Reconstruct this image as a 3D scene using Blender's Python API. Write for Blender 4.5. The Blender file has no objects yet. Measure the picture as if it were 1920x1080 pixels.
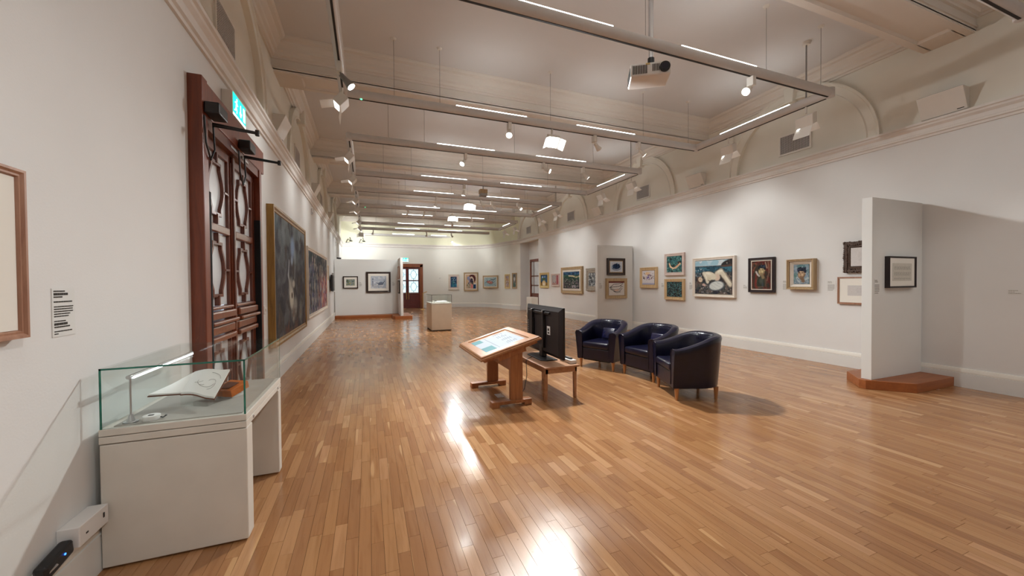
import bpy, bmesh, math, random
import numpy as np
from mathutils import Matrix, Vector

scene = bpy.context.scene
COL = scene.collection
random.seed(7)

# ------------------------------------------------------------------ camera
FPX, YAW, PIT, ROLL, CAMH = 707.0, 0.365, -0.0151, -0.0076, 1.55
_f = Vector((math.sin(YAW) * math.cos(PIT), math.cos(YAW) * math.cos(PIT), math.sin(PIT)))
_r0 = Vector((math.cos(YAW), -math.sin(YAW), 0))
_u0 = _r0.cross(_f)
_r = _r0 * math.cos(ROLL) + _u0 * math.sin(ROLL)
_u = _r.cross(_f)
cam_data = bpy.data.cameras.new('camera')
cam_data.sensor_width = 36
cam_data.lens = FPX * 36 / 1920
cam_data.clip_start = 0.05
cam_data.clip_end = 100
cam = bpy.data.objects.new('camera', cam_data)
COL.objects.link(cam)
cam.matrix_world = Matrix(((_r.x, _u.x, -_f.x, 0), (_r.y, _u.y, -_f.y, 0), (_r.z, _u.z, -_f.z, CAMH), (0, 0, 0, 1)))
scene.camera = cam


def project(x, y, z):
    d = Vector((x, y, z - CAMH))
    w = d.dot(_f)
    if w < 0.05:
        return None
    return 960 + FPX * d.dot(_r) / w, 540 - FPX * d.dot(_u) / w, w


# ------------------------------------------------------------------ world, exposure
world = bpy.data.worlds.new('world')
scene.world = world
world.use_nodes = True
world.node_tree.nodes['Background'].inputs[0].default_value = (0.75, 0.87, 1.0, 1)
world.node_tree.nodes['Background'].inputs[1].default_value = 1.0
vs = scene.view_settings
vs.view_transform = 'Standard'
vs.look = 'None'
vs.exposure = 0.86
vs.gamma = 1.0
vs.use_curve_mapping = False
scene.cycles.max_bounces = 8
scene.cycles.diffuse_bounces = 5
scene.cycles.glossy_bounces = 4
scene.cycles.transmission_bounces = 8
scene.cycles.transparent_max_bounces = 12
scene.cycles.caustics_reflective = False
scene.cycles.caustics_refractive = False
scene.cycles.sample_clamp_indirect = 6.0

# light levels (watts) of the room's lamps and of the added ones
W_STRIP = 7.0       # emission strength of the uplight strips on the rails
W_FLOOD = 17.0     # LED flood lamps
W_WASH = 1.8       # wall washers
W_SPOT = 45.0       # small spots

# ------------------------------------------------------------------ dimensions
XL, XR = -1.41, 7.96          # wall faces
YN, YF = -6.20, 24.0          # near and far wall faces
ZC = 5.45                     # ceiling
ZB = 4.97                     # beam soffit
Z1, Z2 = 3.70, 3.93           # wall cornice
BAY0, PITCH = 0.63, 4.42      # centre of bay 0, bay spacing
BEAMS = [(-1.78 + PITCH * k, -1.26 + PITCH * k) for k in range(0, 6)]
TX0, TX1, TZ = -0.31, 6.77, 4.47
CURVE = [(4.4 + 3.1 * math.sin(i * math.pi / 36), 21.2 + 2.8 * math.cos(i * math.pi / 36)) for i in range(19)] + [(7.96, 19.5)]


# ------------------------------------------------------------------ materials
def srgb(c):
    return tuple((v / 12.92 if v <= 0.04045 else ((v + 0.055) / 1.055) ** 2.4) for v in c)


def hexc(h):
    return srgb(tuple(int(h[i:i + 2], 16) / 255 for i in (0, 2, 4)))


class NT:
    def __init__(self, name):
        self.m = bpy.data.materials.new(name)
        self.m.use_nodes = True
        self.t = self.m.node_tree
        self.b = self.t.nodes['Principled BSDF']
        self.out = self.t.nodes['Material Output']

    def n(self, typ, **kw):
        nd = self.t.nodes.new(typ)
        for k, v in kw.items():
            if k in nd.bl_rna.properties:
                setattr(nd, k, v)
            else:
                nd.inputs[k].default_value = v
        return nd

    def l(self, a, ao, b, bi):
        self.t.links.new(a.outputs[ao], b.inputs[bi])

    def ramp(self, src, so, stops):
        r = self.n('ShaderNodeValToRGB')
        cr = r.color_ramp
        while len(cr.elements) < len(stops):
            cr.elements.new(0.5)
        for e, (p, c) in zip(cr.elements, stops):
            e.position = p
            e.color = (*c, 1)
        self.l(src, so, r, 'Fac')
        return r


def plain(name, col, rough=0.6, spec=0.5, metal=0.0, var=0.06, scale=6.0, bump=0.0, bscale=120.0, coat=0.0):
    k = NT(name)
    b = k.b
    b.inputs['Roughness'].default_value = rough
    b.inputs['Specular IOR Level'].default_value = spec
    b.inputs['Metallic'].default_value = metal
    b.inputs['Coat Weight'].default_value = coat
    tc = k.n('ShaderNodeNewGeometry')
    nz = k.n('ShaderNodeTexNoise', Scale=scale, Detail=4.0)
    k.l(tc, 'Position', nz, 'Vector')
    lo = tuple(v * (1 - var) for v in col)
    hi = tuple(min(1, v * (1 + var)) for v in col)
    r = k.ramp(nz, 'Fac', [(0.3, lo), (0.7, hi)])
    k.l(r, 'Color', b, 'Base Color')
    if bump:
        n2 = k.n('ShaderNodeTexNoise', Scale=bscale, Detail=3.0)
        k.l(tc, 'Position', n2, 'Vector')
        bp = k.n('ShaderNodeBump', Strength=bump, Distance=0.004)
        k.l(n2, 'Fac', bp, 'Height')
        k.l(bp, 'Normal', b, 'Normal')
    return k.m


def wood(name, dark, light, rough=0.4, axis='Y', scale=1.0, coat=0.15, wear=None):
    k = NT(name)
    b = k.b
    b.inputs['Roughness'].default_value = rough
    b.inputs['Coat Weight'].default_value = coat
    b.inputs['Coat Roughness'].default_value = 0.25
    tc = k.n('ShaderNodeTexCoord')
    mp = k.n('ShaderNodeMapping')
    s = {'X': (1.5, 18, 18), 'Y': (18, 1.5, 18), 'Z': (18, 18, 1.5)}[axis]
    mp.inputs['Scale'].default_value = tuple(v * scale for v in s)
    k.l(tc, 'Object', mp, 'Vector')
    nz = k.n('ShaderNodeTexNoise', Scale=1.6, Detail=6.0, Roughness=0.65, Distortion=0.6)
    k.l(mp, 'Vector', nz, 'Vector')
    r = k.ramp(nz, 'Fac', [(0.25, dark), (0.75, light)])
    if wear:
        nw = k.n('ShaderNodeTexNoise', Scale=7.0, Detail=8.0, Roughness=0.8)
        k.l(tc, 'Object', nw, 'Vector')
        rw_ = k.ramp(nw, 'Fac', [(0.62, (0, 0, 0)), (0.72, (1, 1, 1))])
        mx = k.n('ShaderNodeMix', data_type='RGBA')
        k.l(rw_, 'Color', mx, 0)
        k.l(r, 'Color', mx, 6)
        mx.inputs[7].default_value = (*wear, 1)
        k.l(mx, 2, b, 'Base Color')
    else:
        k.l(r, 'Color', b, 'Base Color')
    return k.m


def emit(name, col, strength):
    k = NT(name)
    k.b.inputs['Base Color'].default_value = (*[0.05 * v for v in col], 1)
    k.b.inputs['Emission Color'].default_value = (*col, 1)
    k.b.inputs['Emission Strength'].default_value = strength
    return k.m


def floor_mat(name, source):
    k = NT(name)
    b = k.b
    if source == 'object':
        oi = k.n('ShaderNodeObjectInfo')
        rnd = (oi, 'Random')
    else:
        at_ = k.n('ShaderNodeAttribute', attribute_name='rnd')
        rnd = (at_, 'Fac')
    geo = k.n('ShaderNodeNewGeometry')
    off = k.n('ShaderNodeMath', operation='MULTIPLY')
    k.l(rnd[0], rnd[1], off, 0)
    off.inputs[1].default_value = 137.0
    cmb = k.n('ShaderNodeCombineXYZ')
    for i in range(3):
        k.l(off, 'Value', cmb, i)
    add = k.n('ShaderNodeVectorMath', operation='ADD')
    k.l(geo, 'Position', add, 0)
    k.l(cmb, 'Vector', add, 1)
    mp = k.n('ShaderNodeMapping')
    mp.inputs['Scale'].default_value = (26, 1.6, 1)
    k.l(add, 'Vector', mp, 'Vector')
    grain = k.n('ShaderNodeTexNoise', Scale=1.2, Detail=3.0, Roughness=0.55, Distortion=0.7)
    k.l(mp, 'Vector', grain, 'Vector')
    tone = k.ramp(rnd[0], rnd[1], [(0.0, hexc('9d6f4a')), (0.25, hexc('a5764f')), (0.5, hexc('ab7c53')), (0.82, hexc('b18359')), (0.95, hexc('bb8c64')), (1.0, hexc('c49a70'))])
    gr = k.ramp(grain, 'Fac', [(0.28, (0.80, 0.75, 0.70)), (0.5, (0.98, 0.97, 0.96)), (0.8, (1.04, 1.03, 1.0))])
    mul = k.n('ShaderNodeMix', data_type='RGBA', blend_type='MULTIPLY')
    mul.inputs[0].default_value = 1.0
    k.l(tone, 'Color', mul, 6)
    k.l(gr, 'Color', mul, 7)
    # pale sapwood streaks
    mp2 = k.n('ShaderNodeMapping')
    mp2.inputs['Scale'].default_value = (14, 0.9, 1)
    k.l(add, 'Vector', mp2, 'Vector')
    sap = k.n('ShaderNodeTexNoise', Scale=1.1, Detail=1.0)
    k.l(mp2, 'Vector', sap, 'Vector')
    sr = k.ramp(sap, 'Fac', [(0.70, (0, 0, 0)), (0.74, (0.75, 0.75, 0.75))])
    mix = k.n('ShaderNodeMix', data_type='RGBA')
    k.l(sr, 'Color', mix, 0)
    k.l(mul, 2, mix, 6)
    mix.inputs[7].default_value = (*hexc('cda273'), 1)
    # knots and scuffs
    kn = k.n('ShaderNodeTexNoise', Scale=48.0, Detail=2.5)
    k.l(geo, 'Position', kn, 'Vector')
    kr = k.ramp(kn, 'Fac', [(0.70, (1, 1, 1)), (0.78, (0.32, 0.22, 0.16))])
    m3 = k.n('ShaderNodeMix', data_type='RGBA', blend_type='MULTIPLY')
    m3.inputs[0].default_value = 0.55
    k.l(mix, 2, m3, 6)
    k.l(kr, 'Color', m3, 7)
    k.l(m3, 2, b, 'Base Color')
    rn = k.n('ShaderNodeTexNoise', Scale=2.2, Detail=5.0)
    k.l(geo, 'Position', rn, 'Vector')
    rr = k.ramp(rn, 'Fac', [(0.3, (0.13,) * 3), (0.75, (0.28,) * 3)])
    k.l(rr, 'Color', b, 'Roughness')
    b.inputs['Specular IOR Level'].default_value = 0.5
    return k.m


M = {}
M['wall'] = plain('wall_paint', (0.755, 0.755, 0.75), 0.85, 0.2, var=0.02, scale=1.3, bump=0.12, bscale=90)
M['frieze'] = plain('frieze_paint', (0.76, 0.735, 0.66), 0.85, 0.2, var=0.05, scale=0.9)
M['ceiling'] = plain('ceiling_paint', (0.70, 0.69, 0.69), 0.9, 0.15, var=0.03, scale=0.7)
M['beam'] = plain('beam_paint', (0.74, 0.695, 0.64), 0.85, 0.2, var=0.03, scale=0.8)
M['trim'] = plain('trim_paint', (0.76, 0.73, 0.70), 0.6, 0.3, var=0.03)
M['base'] = plain('baseboard_paint', (0.78, 0.75, 0.69), 0.5, 0.4, var=0.03)
M['far_wall'] = plain('far_wall_paint', (0.77, 0.765, 0.72), 0.85, 0.2, var=0.02, scale=1.3)
M['far_frieze'] = plain('far_frieze_yellow', (0.78, 0.77, 0.60), 0.85, 0.2, var=0.03, scale=0.9)  # yellower tone than the side-wall friezes
M['panel'] = plain('partition_paint', (0.735, 0.74, 0.725), 0.85, 0.2, var=0.02, scale=1.2)
M['case'] = plain('case_laminate', (0.68, 0.645, 0.585), 0.55, 0.35, var=0.03)
M['case_fabric'] = plain('case_fabric', (0.42, 0.40, 0.37), 0.95, 0.1, var=0.08, bump=0.3, bscale=400)
M['plinth'] = plain('plinth_paint', (0.66, 0.56, 0.44), 0.6, 0.3, var=0.03)
M['rail'] = plain('rail_grey', (0.62, 0.60, 0.59), 0.4, 0.5, var=0.03)
M['white'] = plain('white_plastic', (0.78, 0.77, 0.76), 0.45, 0.5, var=0.02)
M['offwhite'] = plain('offwhite_metal', (0.74, 0.71, 0.66), 0.45, 0.5, var=0.02)
M['grey'] = plain('grey_metal', (0.30, 0.29, 0.28), 0.4, 0.5, metal=0.4, var=0.04)
M['steel'] = plain('steel', (0.55, 0.55, 0.56), 0.3, 0.5, metal=0.9, var=0.03)
M['black'] = plain('black_plastic', (0.012, 0.012, 0.014), 0.4, 0.5, var=0.1)
M['tv'] = plain('tv_back', (0.022, 0.018, 0.02), 0.55, 0.4, var=0.1)
M['rubber'] = plain('black_rubber', (0.01, 0.01, 0.012), 0.7, 0.3, var=0.1)
M['slot'] = plain('dark_slot', (0.03, 0.025, 0.022), 0.7, 0.3, var=0.1)
M['brass'] = plain('brass', (0.72, 0.46, 0.16), 0.3, 0.5, metal=0.9, var=0.05)
M['mount'] = plain('mount_card', (0.80, 0.77, 0.71), 0.9, 0.1, var=0.01)
M['paper'] = plain('paper', (0.80, 0.78, 0.75), 0.9, 0.1, var=0.02)
M['print'] = plain('print_ink', (0.06, 0.055, 0.05), 0.9, 0.1, var=0.05)
M['print_grey'] = plain('print_grey', (0.34, 0.32, 0.30), 0.9, 0.1, var=0.05)
M['leather'] = plain('navy_leather', (0.003, 0.0033, 0.019), 0.30, 0.5, var=0.25, scale=9, bump=0.25, bscale=60, coat=0.1)
M['cushion'] = plain('cushion_leather', (0.006, 0.0065, 0.034), 0.26, 0.6, var=0.3, scale=14, bump=0.5, bscale=35)
M['oak'] = wood('oak_frame', hexc('9a6a43'), hexc('c79a6c'), 0.45, 'Y')
M['kiosk'] = wood('kiosk_oak', hexc('85502d'), hexc('b3774a'), 0.35, 'Z')
M['kiosk_top'] = wood('kiosk_top_oak', hexc('8f5c3a'), hexc('b98558'), 0.35, 'Y')
M['bench'] = wood('bench_beech', hexc('9c6c4c'), hexc('bd9270'), 0.4, 'Y')
M['leg'] = wood('beech_leg', hexc('a06b40'), hexc('c9915f'), 0.4, 'Z')
M['platform'] = wood('platform_wood', hexc('86481f'), hexc('a8622f'), 0.5, 'X', 0.5)
M['mahog'] = wood('mahogany', hexc('4a1d10'), hexc('7a3a1e'), 0.3, 'Z', 0.8, coat=0.4)
M['mahog_hi'] = wood('mahogany_rail', hexc('5a2a17'), hexc('8a4a2a'), 0.28, 'Y', 0.8, coat=0.4)
M['casing'] = wood('casing_wood', hexc('5e2a1a'), hexc('8a4428'), 0.4, 'Z', 0.7, wear=hexc('8a5a3c'))
M['farcasing'] = wood('far_casing_wood', hexc('6d3416'), hexc('8f4d24'), 0.4, 'Z', 0.7)
M['fardoor'] = wood('far_door_wood', hexc('4a1418'), hexc('6a2220'), 0.3, 'Z', 0.7, coat=0.4)
M['floor_obj'] = floor_mat('floor_plank', 'object')
M['floor_attr'] = floor_mat('floor_planks_rest', 'attr')
M['subfloor'] = plain('subfloor', (0.05, 0.028, 0.016), 0.9, 0.1, var=0.1)
M['f_gold'] = wood('gilt_frame', hexc('6a4a18'), hexc('ab8238'), 0.4, 'Z', 0.6, coat=0.1, wear=hexc('5a2f12'))
M['f_dark'] = wood('dark_frame', hexc('1b100c'), hexc('3a241b'), 0.35, 'Z')
M['f_black'] = plain('black_frame', (0.02, 0.012, 0.014), 0.35, 0.5, var=0.1)
M['f_pink'] = plain('pale_pink_frame', (0.62, 0.50, 0.45), 0.5, 0.4, var=0.08)
M['f_cream'] = plain('cream_frame', (0.70, 0.63, 0.55), 0.5, 0.4, var=0.05)
M['f_oak'] = wood('natural_frame', hexc('bd9a6e'), hexc('dcc196'), 0.45, 'Z')
M['f_tan'] = wood('tan_frame', hexc('9c8260'), hexc('c4aa82'), 0.5, 'Z', wear=hexc('6a5038'))
M['f_ochre'] = plain('ochre_frame', (0.62, 0.47, 0.20), 0.45, 0.4, var=0.12, scale=20)
M['f_silver'] = plain('silver_leaf_frame', (0.44, 0.40, 0.34), 0.45, 0.5, metal=0.2, var=0.25, scale=40, bump=0.6, bscale=60)
M['f_carved'] = plain('carved_dark_frame', (0.085, 0.05, 0.035), 0.5, 0.4, var=0.6, scale=70, bump=0.9, bscale=90)
M['f_rose'] = wood('rosewood_frame', hexc('8b5f4a'), hexc('b58a70'), 0.45, 'Z')
M['strip'] = emit('uplight_diffuser', (0.98, 1.0, 0.975), W_STRIP)
M['lens'] = emit('spot_lens', (1.0, 0.97, 0.92), 14.0)
M['aperture'] = emit('washer_aperture', (1.0, 0.97, 0.92), 1.2)
M['flood_face'] = emit('flood_panel', (1.0, 0.99, 0.97), 14.0)
M['led'] = emit('led_bar', (0.85, 0.95, 1.0), 6.0)
M['green_led'] = emit('green_led', (0.05, 0.9, 0.35), 6.0)
M['blue_led'] = emit('blue_led', (0.03, 0.15, 1.0), 3.0)
M['exit_green'] = emit('exit_green', (0.0, 0.62, 0.42), 1.3)
M['exit_white'] = emit('exit_white', (0.75, 1.0, 0.93), 1.7)
M['daylight_pane'] = emit('daylight_pane', (0.60, 0.86, 1.0), 1.0)
M['screen_white'] = emit('screen_white', (0.72, 0.82, 0.92), 0.40)
M['screen_teal'] = emit('screen_teal', (0.08, 0.40, 0.44), 0.42)
M['screen_ink'] = emit('screen_ink', (0.35, 0.42, 0.5), 0.3)
M['frosted'] = plain('frosted_pane', (0.68, 0.72, 0.76), 0.25, 0.5, var=0.12, scale=2.5)
M['amber'] = plain('orange_book_cover', hexc('c2661a'), 0.5, 0.4, var=0.15, scale=30)
M['brown'] = plain('brown_book_print', hexc('6a3a22'), 0.6, 0.3, var=0.2, scale=30)
M['hole'] = plain('vent_dark', (0.05, 0.042, 0.036), 0.9, 0.1, var=0.1)


def glass_mat():
    k = NT('clear_glass')
    t = k.t
    t.nodes.remove(k.b)
    tr = k.n('ShaderNodeBsdfTransparent')
    tr.inputs[0].default_value = (0.975, 0.99, 0.983, 1)
    gl = k.n('ShaderNodeBsdfGlossy')
    gl.inputs['Roughness'].default_value = 0.02
    lw_ = k.n('ShaderNodeLayerWeight', Blend=0.5)
    pw = k.n('ShaderNodeMath', operation='POWER')
    k.l(lw_, 'Facing', pw, 0)
    pw.inputs[1].default_value = 4.0
    fr = k.n('ShaderNodeMath', operation='MULTIPLY_ADD')
    k.l(pw, 0, fr, 0)
    fr.inputs[1].default_value = 0.5
    fr.inputs[2].default_value = 0.02
    mx = k.n('ShaderNodeMixShader')
    k.l(fr, 0, mx, 0)
    k.l(tr, 0, mx, 1)
    k.l(gl, 0, mx, 2)
    k.l(mx, 0, k.out, 'Surface')
    return k.m


M['glass'] = glass_mat()
M['glass_edge'] = plain('glass_edge', (0.01, 0.16, 0.11), 0.15, 0.6, var=0.3, scale=12)


def canvas_mat():
    k = NT('painted_canvas')
    a = k.n('ShaderNodeAttribute', attribute_name='paint')
    k.l(a, 'Color', k.b, 'Base Color')
    k.b.inputs['Specular IOR Level'].default_value = 0.2
    k.b.inputs['Roughness'].default_value = 0.8
    g = k.n('ShaderNodeNewGeometry')
    nz = k.n('ShaderNodeTexNoise', Scale=60.0, Detail=4.0)
    k.l(g, 'Position', nz, 'Vector')
    bp = k.n('ShaderNodeBump', Strength=0.25, Distance=0.003)
    k.l(nz, 'Fac', bp, 'Height')
    k.l(bp, 'Normal', k.b, 'Normal')
    return k.m


M['canvas'] = canvas_mat()


# ------------------------------------------------------------------ mesh builder
class MB:
    def __init__(self):
        self.v, self.f = [], []

    def add(self, vs_, fs_):
        o = len(self.v)
        self.v += [tuple(p) for p in vs_]
        self.f += [tuple(i + o for i in f) for f in fs_]
        return self

    def box(self, x0, x1, y0, y1, z0, z1):
        return self.add([(x0, y0, z0), (x1, y0, z0), (x1, y1, z0), (x0, y1, z0), (x0, y0, z1), (x1, y0, z1), (x1, y1, z1), (x0, y1, z1)],
                        [(3, 2, 1, 0), (4, 5, 6, 7), (0, 1, 5, 4), (1, 2, 6, 5), (2, 3, 7, 6), (3, 0, 4, 7)])

    def obox(self, c, ax, ay, az, s):
        c = Vector(c)
        ax, ay, az = [Vector(a).normalized() * h / 2 for a, h in zip((ax, ay, az), s)]
        p = [c + ax * i + ay * j + az * k for k in (-1, 1) for i, j in ((-1, -1), (1, -1), (1, 1), (-1, 1))]
        return self.add(p, [(3, 2, 1, 0), (4, 5, 6, 7), (0, 1, 5, 4), (1, 2, 6, 5), (2, 3, 7, 6), (3, 0, 4, 7)])

    def prism(self, poly, z0, z1):
        n = len(poly)
        return self.add([(x, y, z0) for x, y in poly] + [(x, y, z1) for x, y in poly],
                        [tuple(range(n))[::-1], tuple(range(n, 2 * n))] + [(i, (i + 1) % n, (i + 1) % n + n, i + n) for i in range(n)])

    def xprism(self, poly, x0, x1):     # poly in (y, z)
        n = len(poly)
        return self.add([(x0, y, z) for y, z in poly] + [(x1, y, z) for y, z in poly],
                        [tuple(range(n))[::-1], tuple(range(n, 2 * n))] + [(i, (i + 1) % n, (i + 1) % n + n, i + n) for i in range(n)])

    def cyl(self, p0, p1, r0, r1=None, n=12):
        r1 = r0 if r1 is None else r1
        p0, p1 = Vector(p0), Vector(p1)
        d = (p1 - p0).normalized()
        a = d.orthogonal().normalized()
        b = d.cross(a)
        ring = [a * math.cos(2 * math.pi * i / n) + b * math.sin(2 * math.pi * i / n) for i in range(n)]
        return self.add([p0 + q * r0 for q in ring] + [p1 + q * r1 for q in ring],
                        [tuple(range(n))[::-1], tuple(range(n, 2 * n))] + [(i, (i + 1) % n, (i + 1) % n + n, i + n) for i in range(n)])

    def tube(self, path, r, n=8):
        path = [Vector(p) for p in path]
        vs_, fs_ = [], []
        a = None
        for i, p in enumerate(path):
            d = (path[min(i + 1, len(path) - 1)] - path[max(i - 1, 0)]).normalized()
            a = d.orthogonal().normalized() if a is None else (a - d * a.dot(d)).normalized()
            b = d.cross(a)
            vs_ += [p + (a * math.cos(2 * math.pi * k / n) + b * math.sin(2 * math.pi * k / n)) * r for k in range(n)]
            if i:
                o = (i - 1) * n
                fs_ += [(o + k, o + (k + 1) % n, o + n + (k + 1) % n, o + n + k) for k in range(n)]
        m = len(path) * n
        fs_ += [tuple(range(n))[::-1], tuple(range(m - n, m))]
        return self.add(vs_, fs_)

    def sweep(self, profile, path, closed=False, caps=True):
        """profile: (offset to the left of travel, z); path: (x, y) in plan, mitred."""
        P = [Vector((x, y)) for x, y in path]
        n, m = len(P), len(profile)
        vs_, fs_ = [], []
        for i, p in enumerate(P):
            if closed:
                d0, d1 = (p - P[i - 1]).normalized(), (P[(i + 1) % n] - p).normalized()
            else:
                d0 = (p - P[i - 1]).normalized() if i else (P[1] - p).normalized()
                d1 = (P[i + 1] - p).normalized() if i < n - 1 else d0
            n0, n1 = Vector((-d0.y, d0.x)), Vector((-d1.y, d1.x))
            mt = (n0 + n1).normalized()
            mt = mt / max(0.2, mt.dot(n0))
            vs_ += [(p.x + mt.x * o, p.y + mt.y * o, z) for o, z in profile]
        for i in range(n if closed else n - 1):
            a, b = i * m, ((i + 1) % n) * m
            fs_ += [(a + k, a + (k + 1) % m, b + (k + 1) % m, b + k) for k in range(m)]
        if caps and not closed:
            fs_ += [tuple(range(m)), tuple(range((n - 1) * m, n * m))[::-1]]
        return self.add(vs_, fs_)

    def build(self, name, mat, parent=None, smooth=False, bevel=0.0, seg=2, origin=None, fix=True):
        me = bpy.data.meshes.new(name)
        vv = self.v if origin is None else [(x - origin[0], y - origin[1], z - origin[2]) for x, y, z in self.v]
        me.from_pydata(vv, [], self.f)
        if fix or bevel:
            bm = bmesh.new()
            bm.from_mesh(me)
            bmesh.ops.recalc_face_normals(bm, faces=bm.faces)
            if bevel:
                ed = [e for e in bm.edges if len(e.link_faces) == 2 and e.calc_face_angle(0) > 0.5]
                bmesh.ops.bevel(bm, geom=ed, offset=bevel, segments=seg, affect='EDGES', profile=0.5)
            bm.to_mesh(me)
            bm.free()
        if smooth:
            for p in me.polygons:
                p.use_smooth = True
            me.set_sharp_from_angle(angle=math.radians(38))
        me.materials.append(M[mat] if isinstance(mat, str) else mat)
        o = bpy.data.objects.new(name, me)
        COL.objects.link(o)
        if parent is not None:
            o.parent = parent
        return o


def tag(o, label, cat, group=None):
    o['label'] = label
    o['category'] = cat
    if group:
        o['group'] = group
    return o


def thing(name, label, cat, loc=(0, 0, 0), rz=0.0, group=None):
    o = bpy.data.objects.new(name, None)
    o.empty_display_size = 0.1
    COL.objects.link(o)
    o.location = loc
    o.rotation_euler = (0, 0, rz)
    return tag(o, label, cat, group)


def struct(o, label=None):
    o['kind'] = 'structure'
    if label:
        o['label'] = label
    return o


def copy_part(src, parent):
    c = src.copy()
    COL.objects.link(c)
    c.parent = parent
    for ch in src.children:
        copy_part(ch, c)
    return c


def copy_thing(src, label, loc, rz):
    c = src.copy()
    COL.objects.link(c)
    c['label'] = label
    c.location = loc
    c.rotation_euler = (0, 0, rz)
    for ch in list(src.children):
        copy_part(ch, c)
    return c


def lamp(kind, name, parent, loc, aim, watts, col=(0.985, 1.0, 0.97), **kw):
    """a lamp of a fixture: loc in the parent's coordinates, aim is a direction"""
    d = bpy.data.lights.new(name, kind)
    d.energy = watts
    d.color = col
    for k, v in kw.items():
        setattr(d, k, v)
    o = bpy.data.objects.new(name, d)
    COL.objects.link(o)
    o.parent = parent
    o.location = loc
    o.rotation_euler = Vector(aim).to_track_quat('-Z', 'Y').to_euler()
    return o


# ================================================================== STRUCTURE
# ---- floor: planks
floor = struct(MB().box(XL - 0.2, XR + 0.9, YN - 0.2, YF + 0.2, -0.12, -0.014).build('floor', 'subfloor'), 'orange-brown strip parquet floor')
PW = 0.0705
planks = []
ncol = int((XR + 0.62 - XL) / PW) + 1
for c in range(ncol):
    x = XL + c * PW
    y = YN - random.random() * 0.5
    while y < YF:
        l = random.choice((0.26, 0.34, 0.42, 0.5, 0.58, 0.68)) * random.uniform(0.9, 1.1)
        y1 = min(y + l, YF + 0.02)
        gap = 0.0016 if y < 6.5 else 0.0
        planks.append((x + PW / 2, (y + y1) / 2, PW - gap, y1 - y - gap, random.random()))
        y = y1


def plank_px(p):
    q = project(p[0], p[1], 0)
    if q is None or not (0 < q[0] < 1920 and 560 < q[1] < 1080):
        return 0
    if -1.45 < p[0] < -0.66 and 2.6 < p[1] < 3.7:
        return 0
    return p[2] * p[3] / q[2] ** 3


planks.sort(key=plank_px, reverse=True)
um = MB().box(-0.5, 0.5, -0.5, 0.5, -1, 0).build('plank', 'floor_obj', floor)
for i, p in enumerate(planks[:300]):
    o = um if i == 0 else um.copy()
    if i:
        COL.objects.link(o)
        o.parent = floor
    o.location = (p[0], p[1], random.uniform(-0.0003, 0.0003))
    o.scale = (p[2], p[3], 0.014)
rest = planks[300:]
V = np.zeros((len(rest), 8, 3))
for i, (sx, sy, sz) in enumerate(((-1, -1, 0), (1, -1, 0), (1, 1, 0), (-1, 1, 0), (-1, -1, 1), (1, -1, 1), (1, 1, 1), (-1, 1, 1))):
    a = np.array(rest)
    V[:, i, 0] = a[:, 0] + sx * a[:, 2] / 2
    V[:, i, 1] = a[:, 1] + sy * a[:, 3] / 2
    V[:, i, 2] = -0.014 * (1 - sz)
F5 = np.array([(4, 5, 6, 7), (0, 1, 5, 4), (1, 2, 6, 5), (2, 3, 7, 6), (3, 0, 4, 7)])
FF = (F5[None] + 8 * np.arange(len(rest))[:, None, None]).reshape(-1, 4)
me = bpy.data.meshes.new('planks_rest')
me.from_pydata(V.reshape(-1, 3).tolist(), [], FF.tolist())
at_ = me.attributes.new('rnd', 'FLOAT', 'FACE')
at_.data.foreach_set('value', np.repeat([p[4] for p in rest], 5))
me.materials.append(M['floor_attr'])
o = bpy.data.objects.new('plank_field', me)
COL.objects.link(o)
o.parent = floor
o['kind'] = 'stuff'

# ---- walls
WT = 0.25
DY0, DY1, DZ = 4.10, 5.80, 2.98         # left door opening
AY0, AY1, AX = 17.1, 19.5, 8.5          # alcove in the right wall


def wallpart(name, boxes, mat='wall', parent=None):
    m = MB()
    for b in boxes:
        m.box(*b)
    return m.build(name, mat, parent)


wall_left = struct(wallpart('wall_left', [(XL - WT, XL, YN, DY0, -0.1, Z1 + 0.1), (XL - WT, XL, DY1, YF + WT, -0.1, Z1 + 0.1), (XL - WT, XL, DY0, DY1, DZ, Z1 + 0.1)]))
wallpart('frieze', [(XL - WT, XL, YN, YF + WT, Z1 + 0.1, ZC + 0.1)], 'frieze', wall_left)
wall_right = struct(wallpart('wall_right', [(XR, XR + WT, YN, AY0, -0.1, Z1 + 0.1), (XR + WT, AX + 0.05, AY0 - WT, AY0 - 0.001, -0.1, Z1 + 0.1), (AX, AX + WT, AY0 - WT, AY1 + WT, -0.1, Z1 + 0.1), (XR + 0.001, AX + 0.05, AY1, AY1 + WT, -0.1, Z1 + 0.1)]))
wallpart('frieze', [(XR, XR + WT, YN, YF, Z1 + 0.1, ZC + 0.1), (XR, AX + WT, AY0 - WT, AY1 + WT, Z1 + 0.06, Z1 + 0.16)], 'frieze', wall_right)
wall_near = struct(wallpart('wall_near', [(XL - WT, XR + WT, YN - WT, YN, -0.1, ZC + 0.1)]))
farline = [(XL - 0.05, YF)] + CURVE
prof = [(0, -0.1), (0, Z1 + 0.1), (0.2, Z1 + 0.1), (0.2, -0.1)]
wall_far = struct(MB().sweep(prof, farline).build('wall_far', 'far_wall', smooth=True))
prof = [(0, Z1 + 0.1), (0, ZC + 0.1), (0.2, ZC + 0.1), (0.2, Z1 + 0.1)]
MB().sweep(prof, farline).build('frieze', 'far_frieze', wall_far, smooth=True)
ceiling = struct(wallpart('ceiling', [(XL - WT, XR + WT, YN - WT, YF + WT, ZC, ZC + 0.15)], 'ceiling'))

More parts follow.
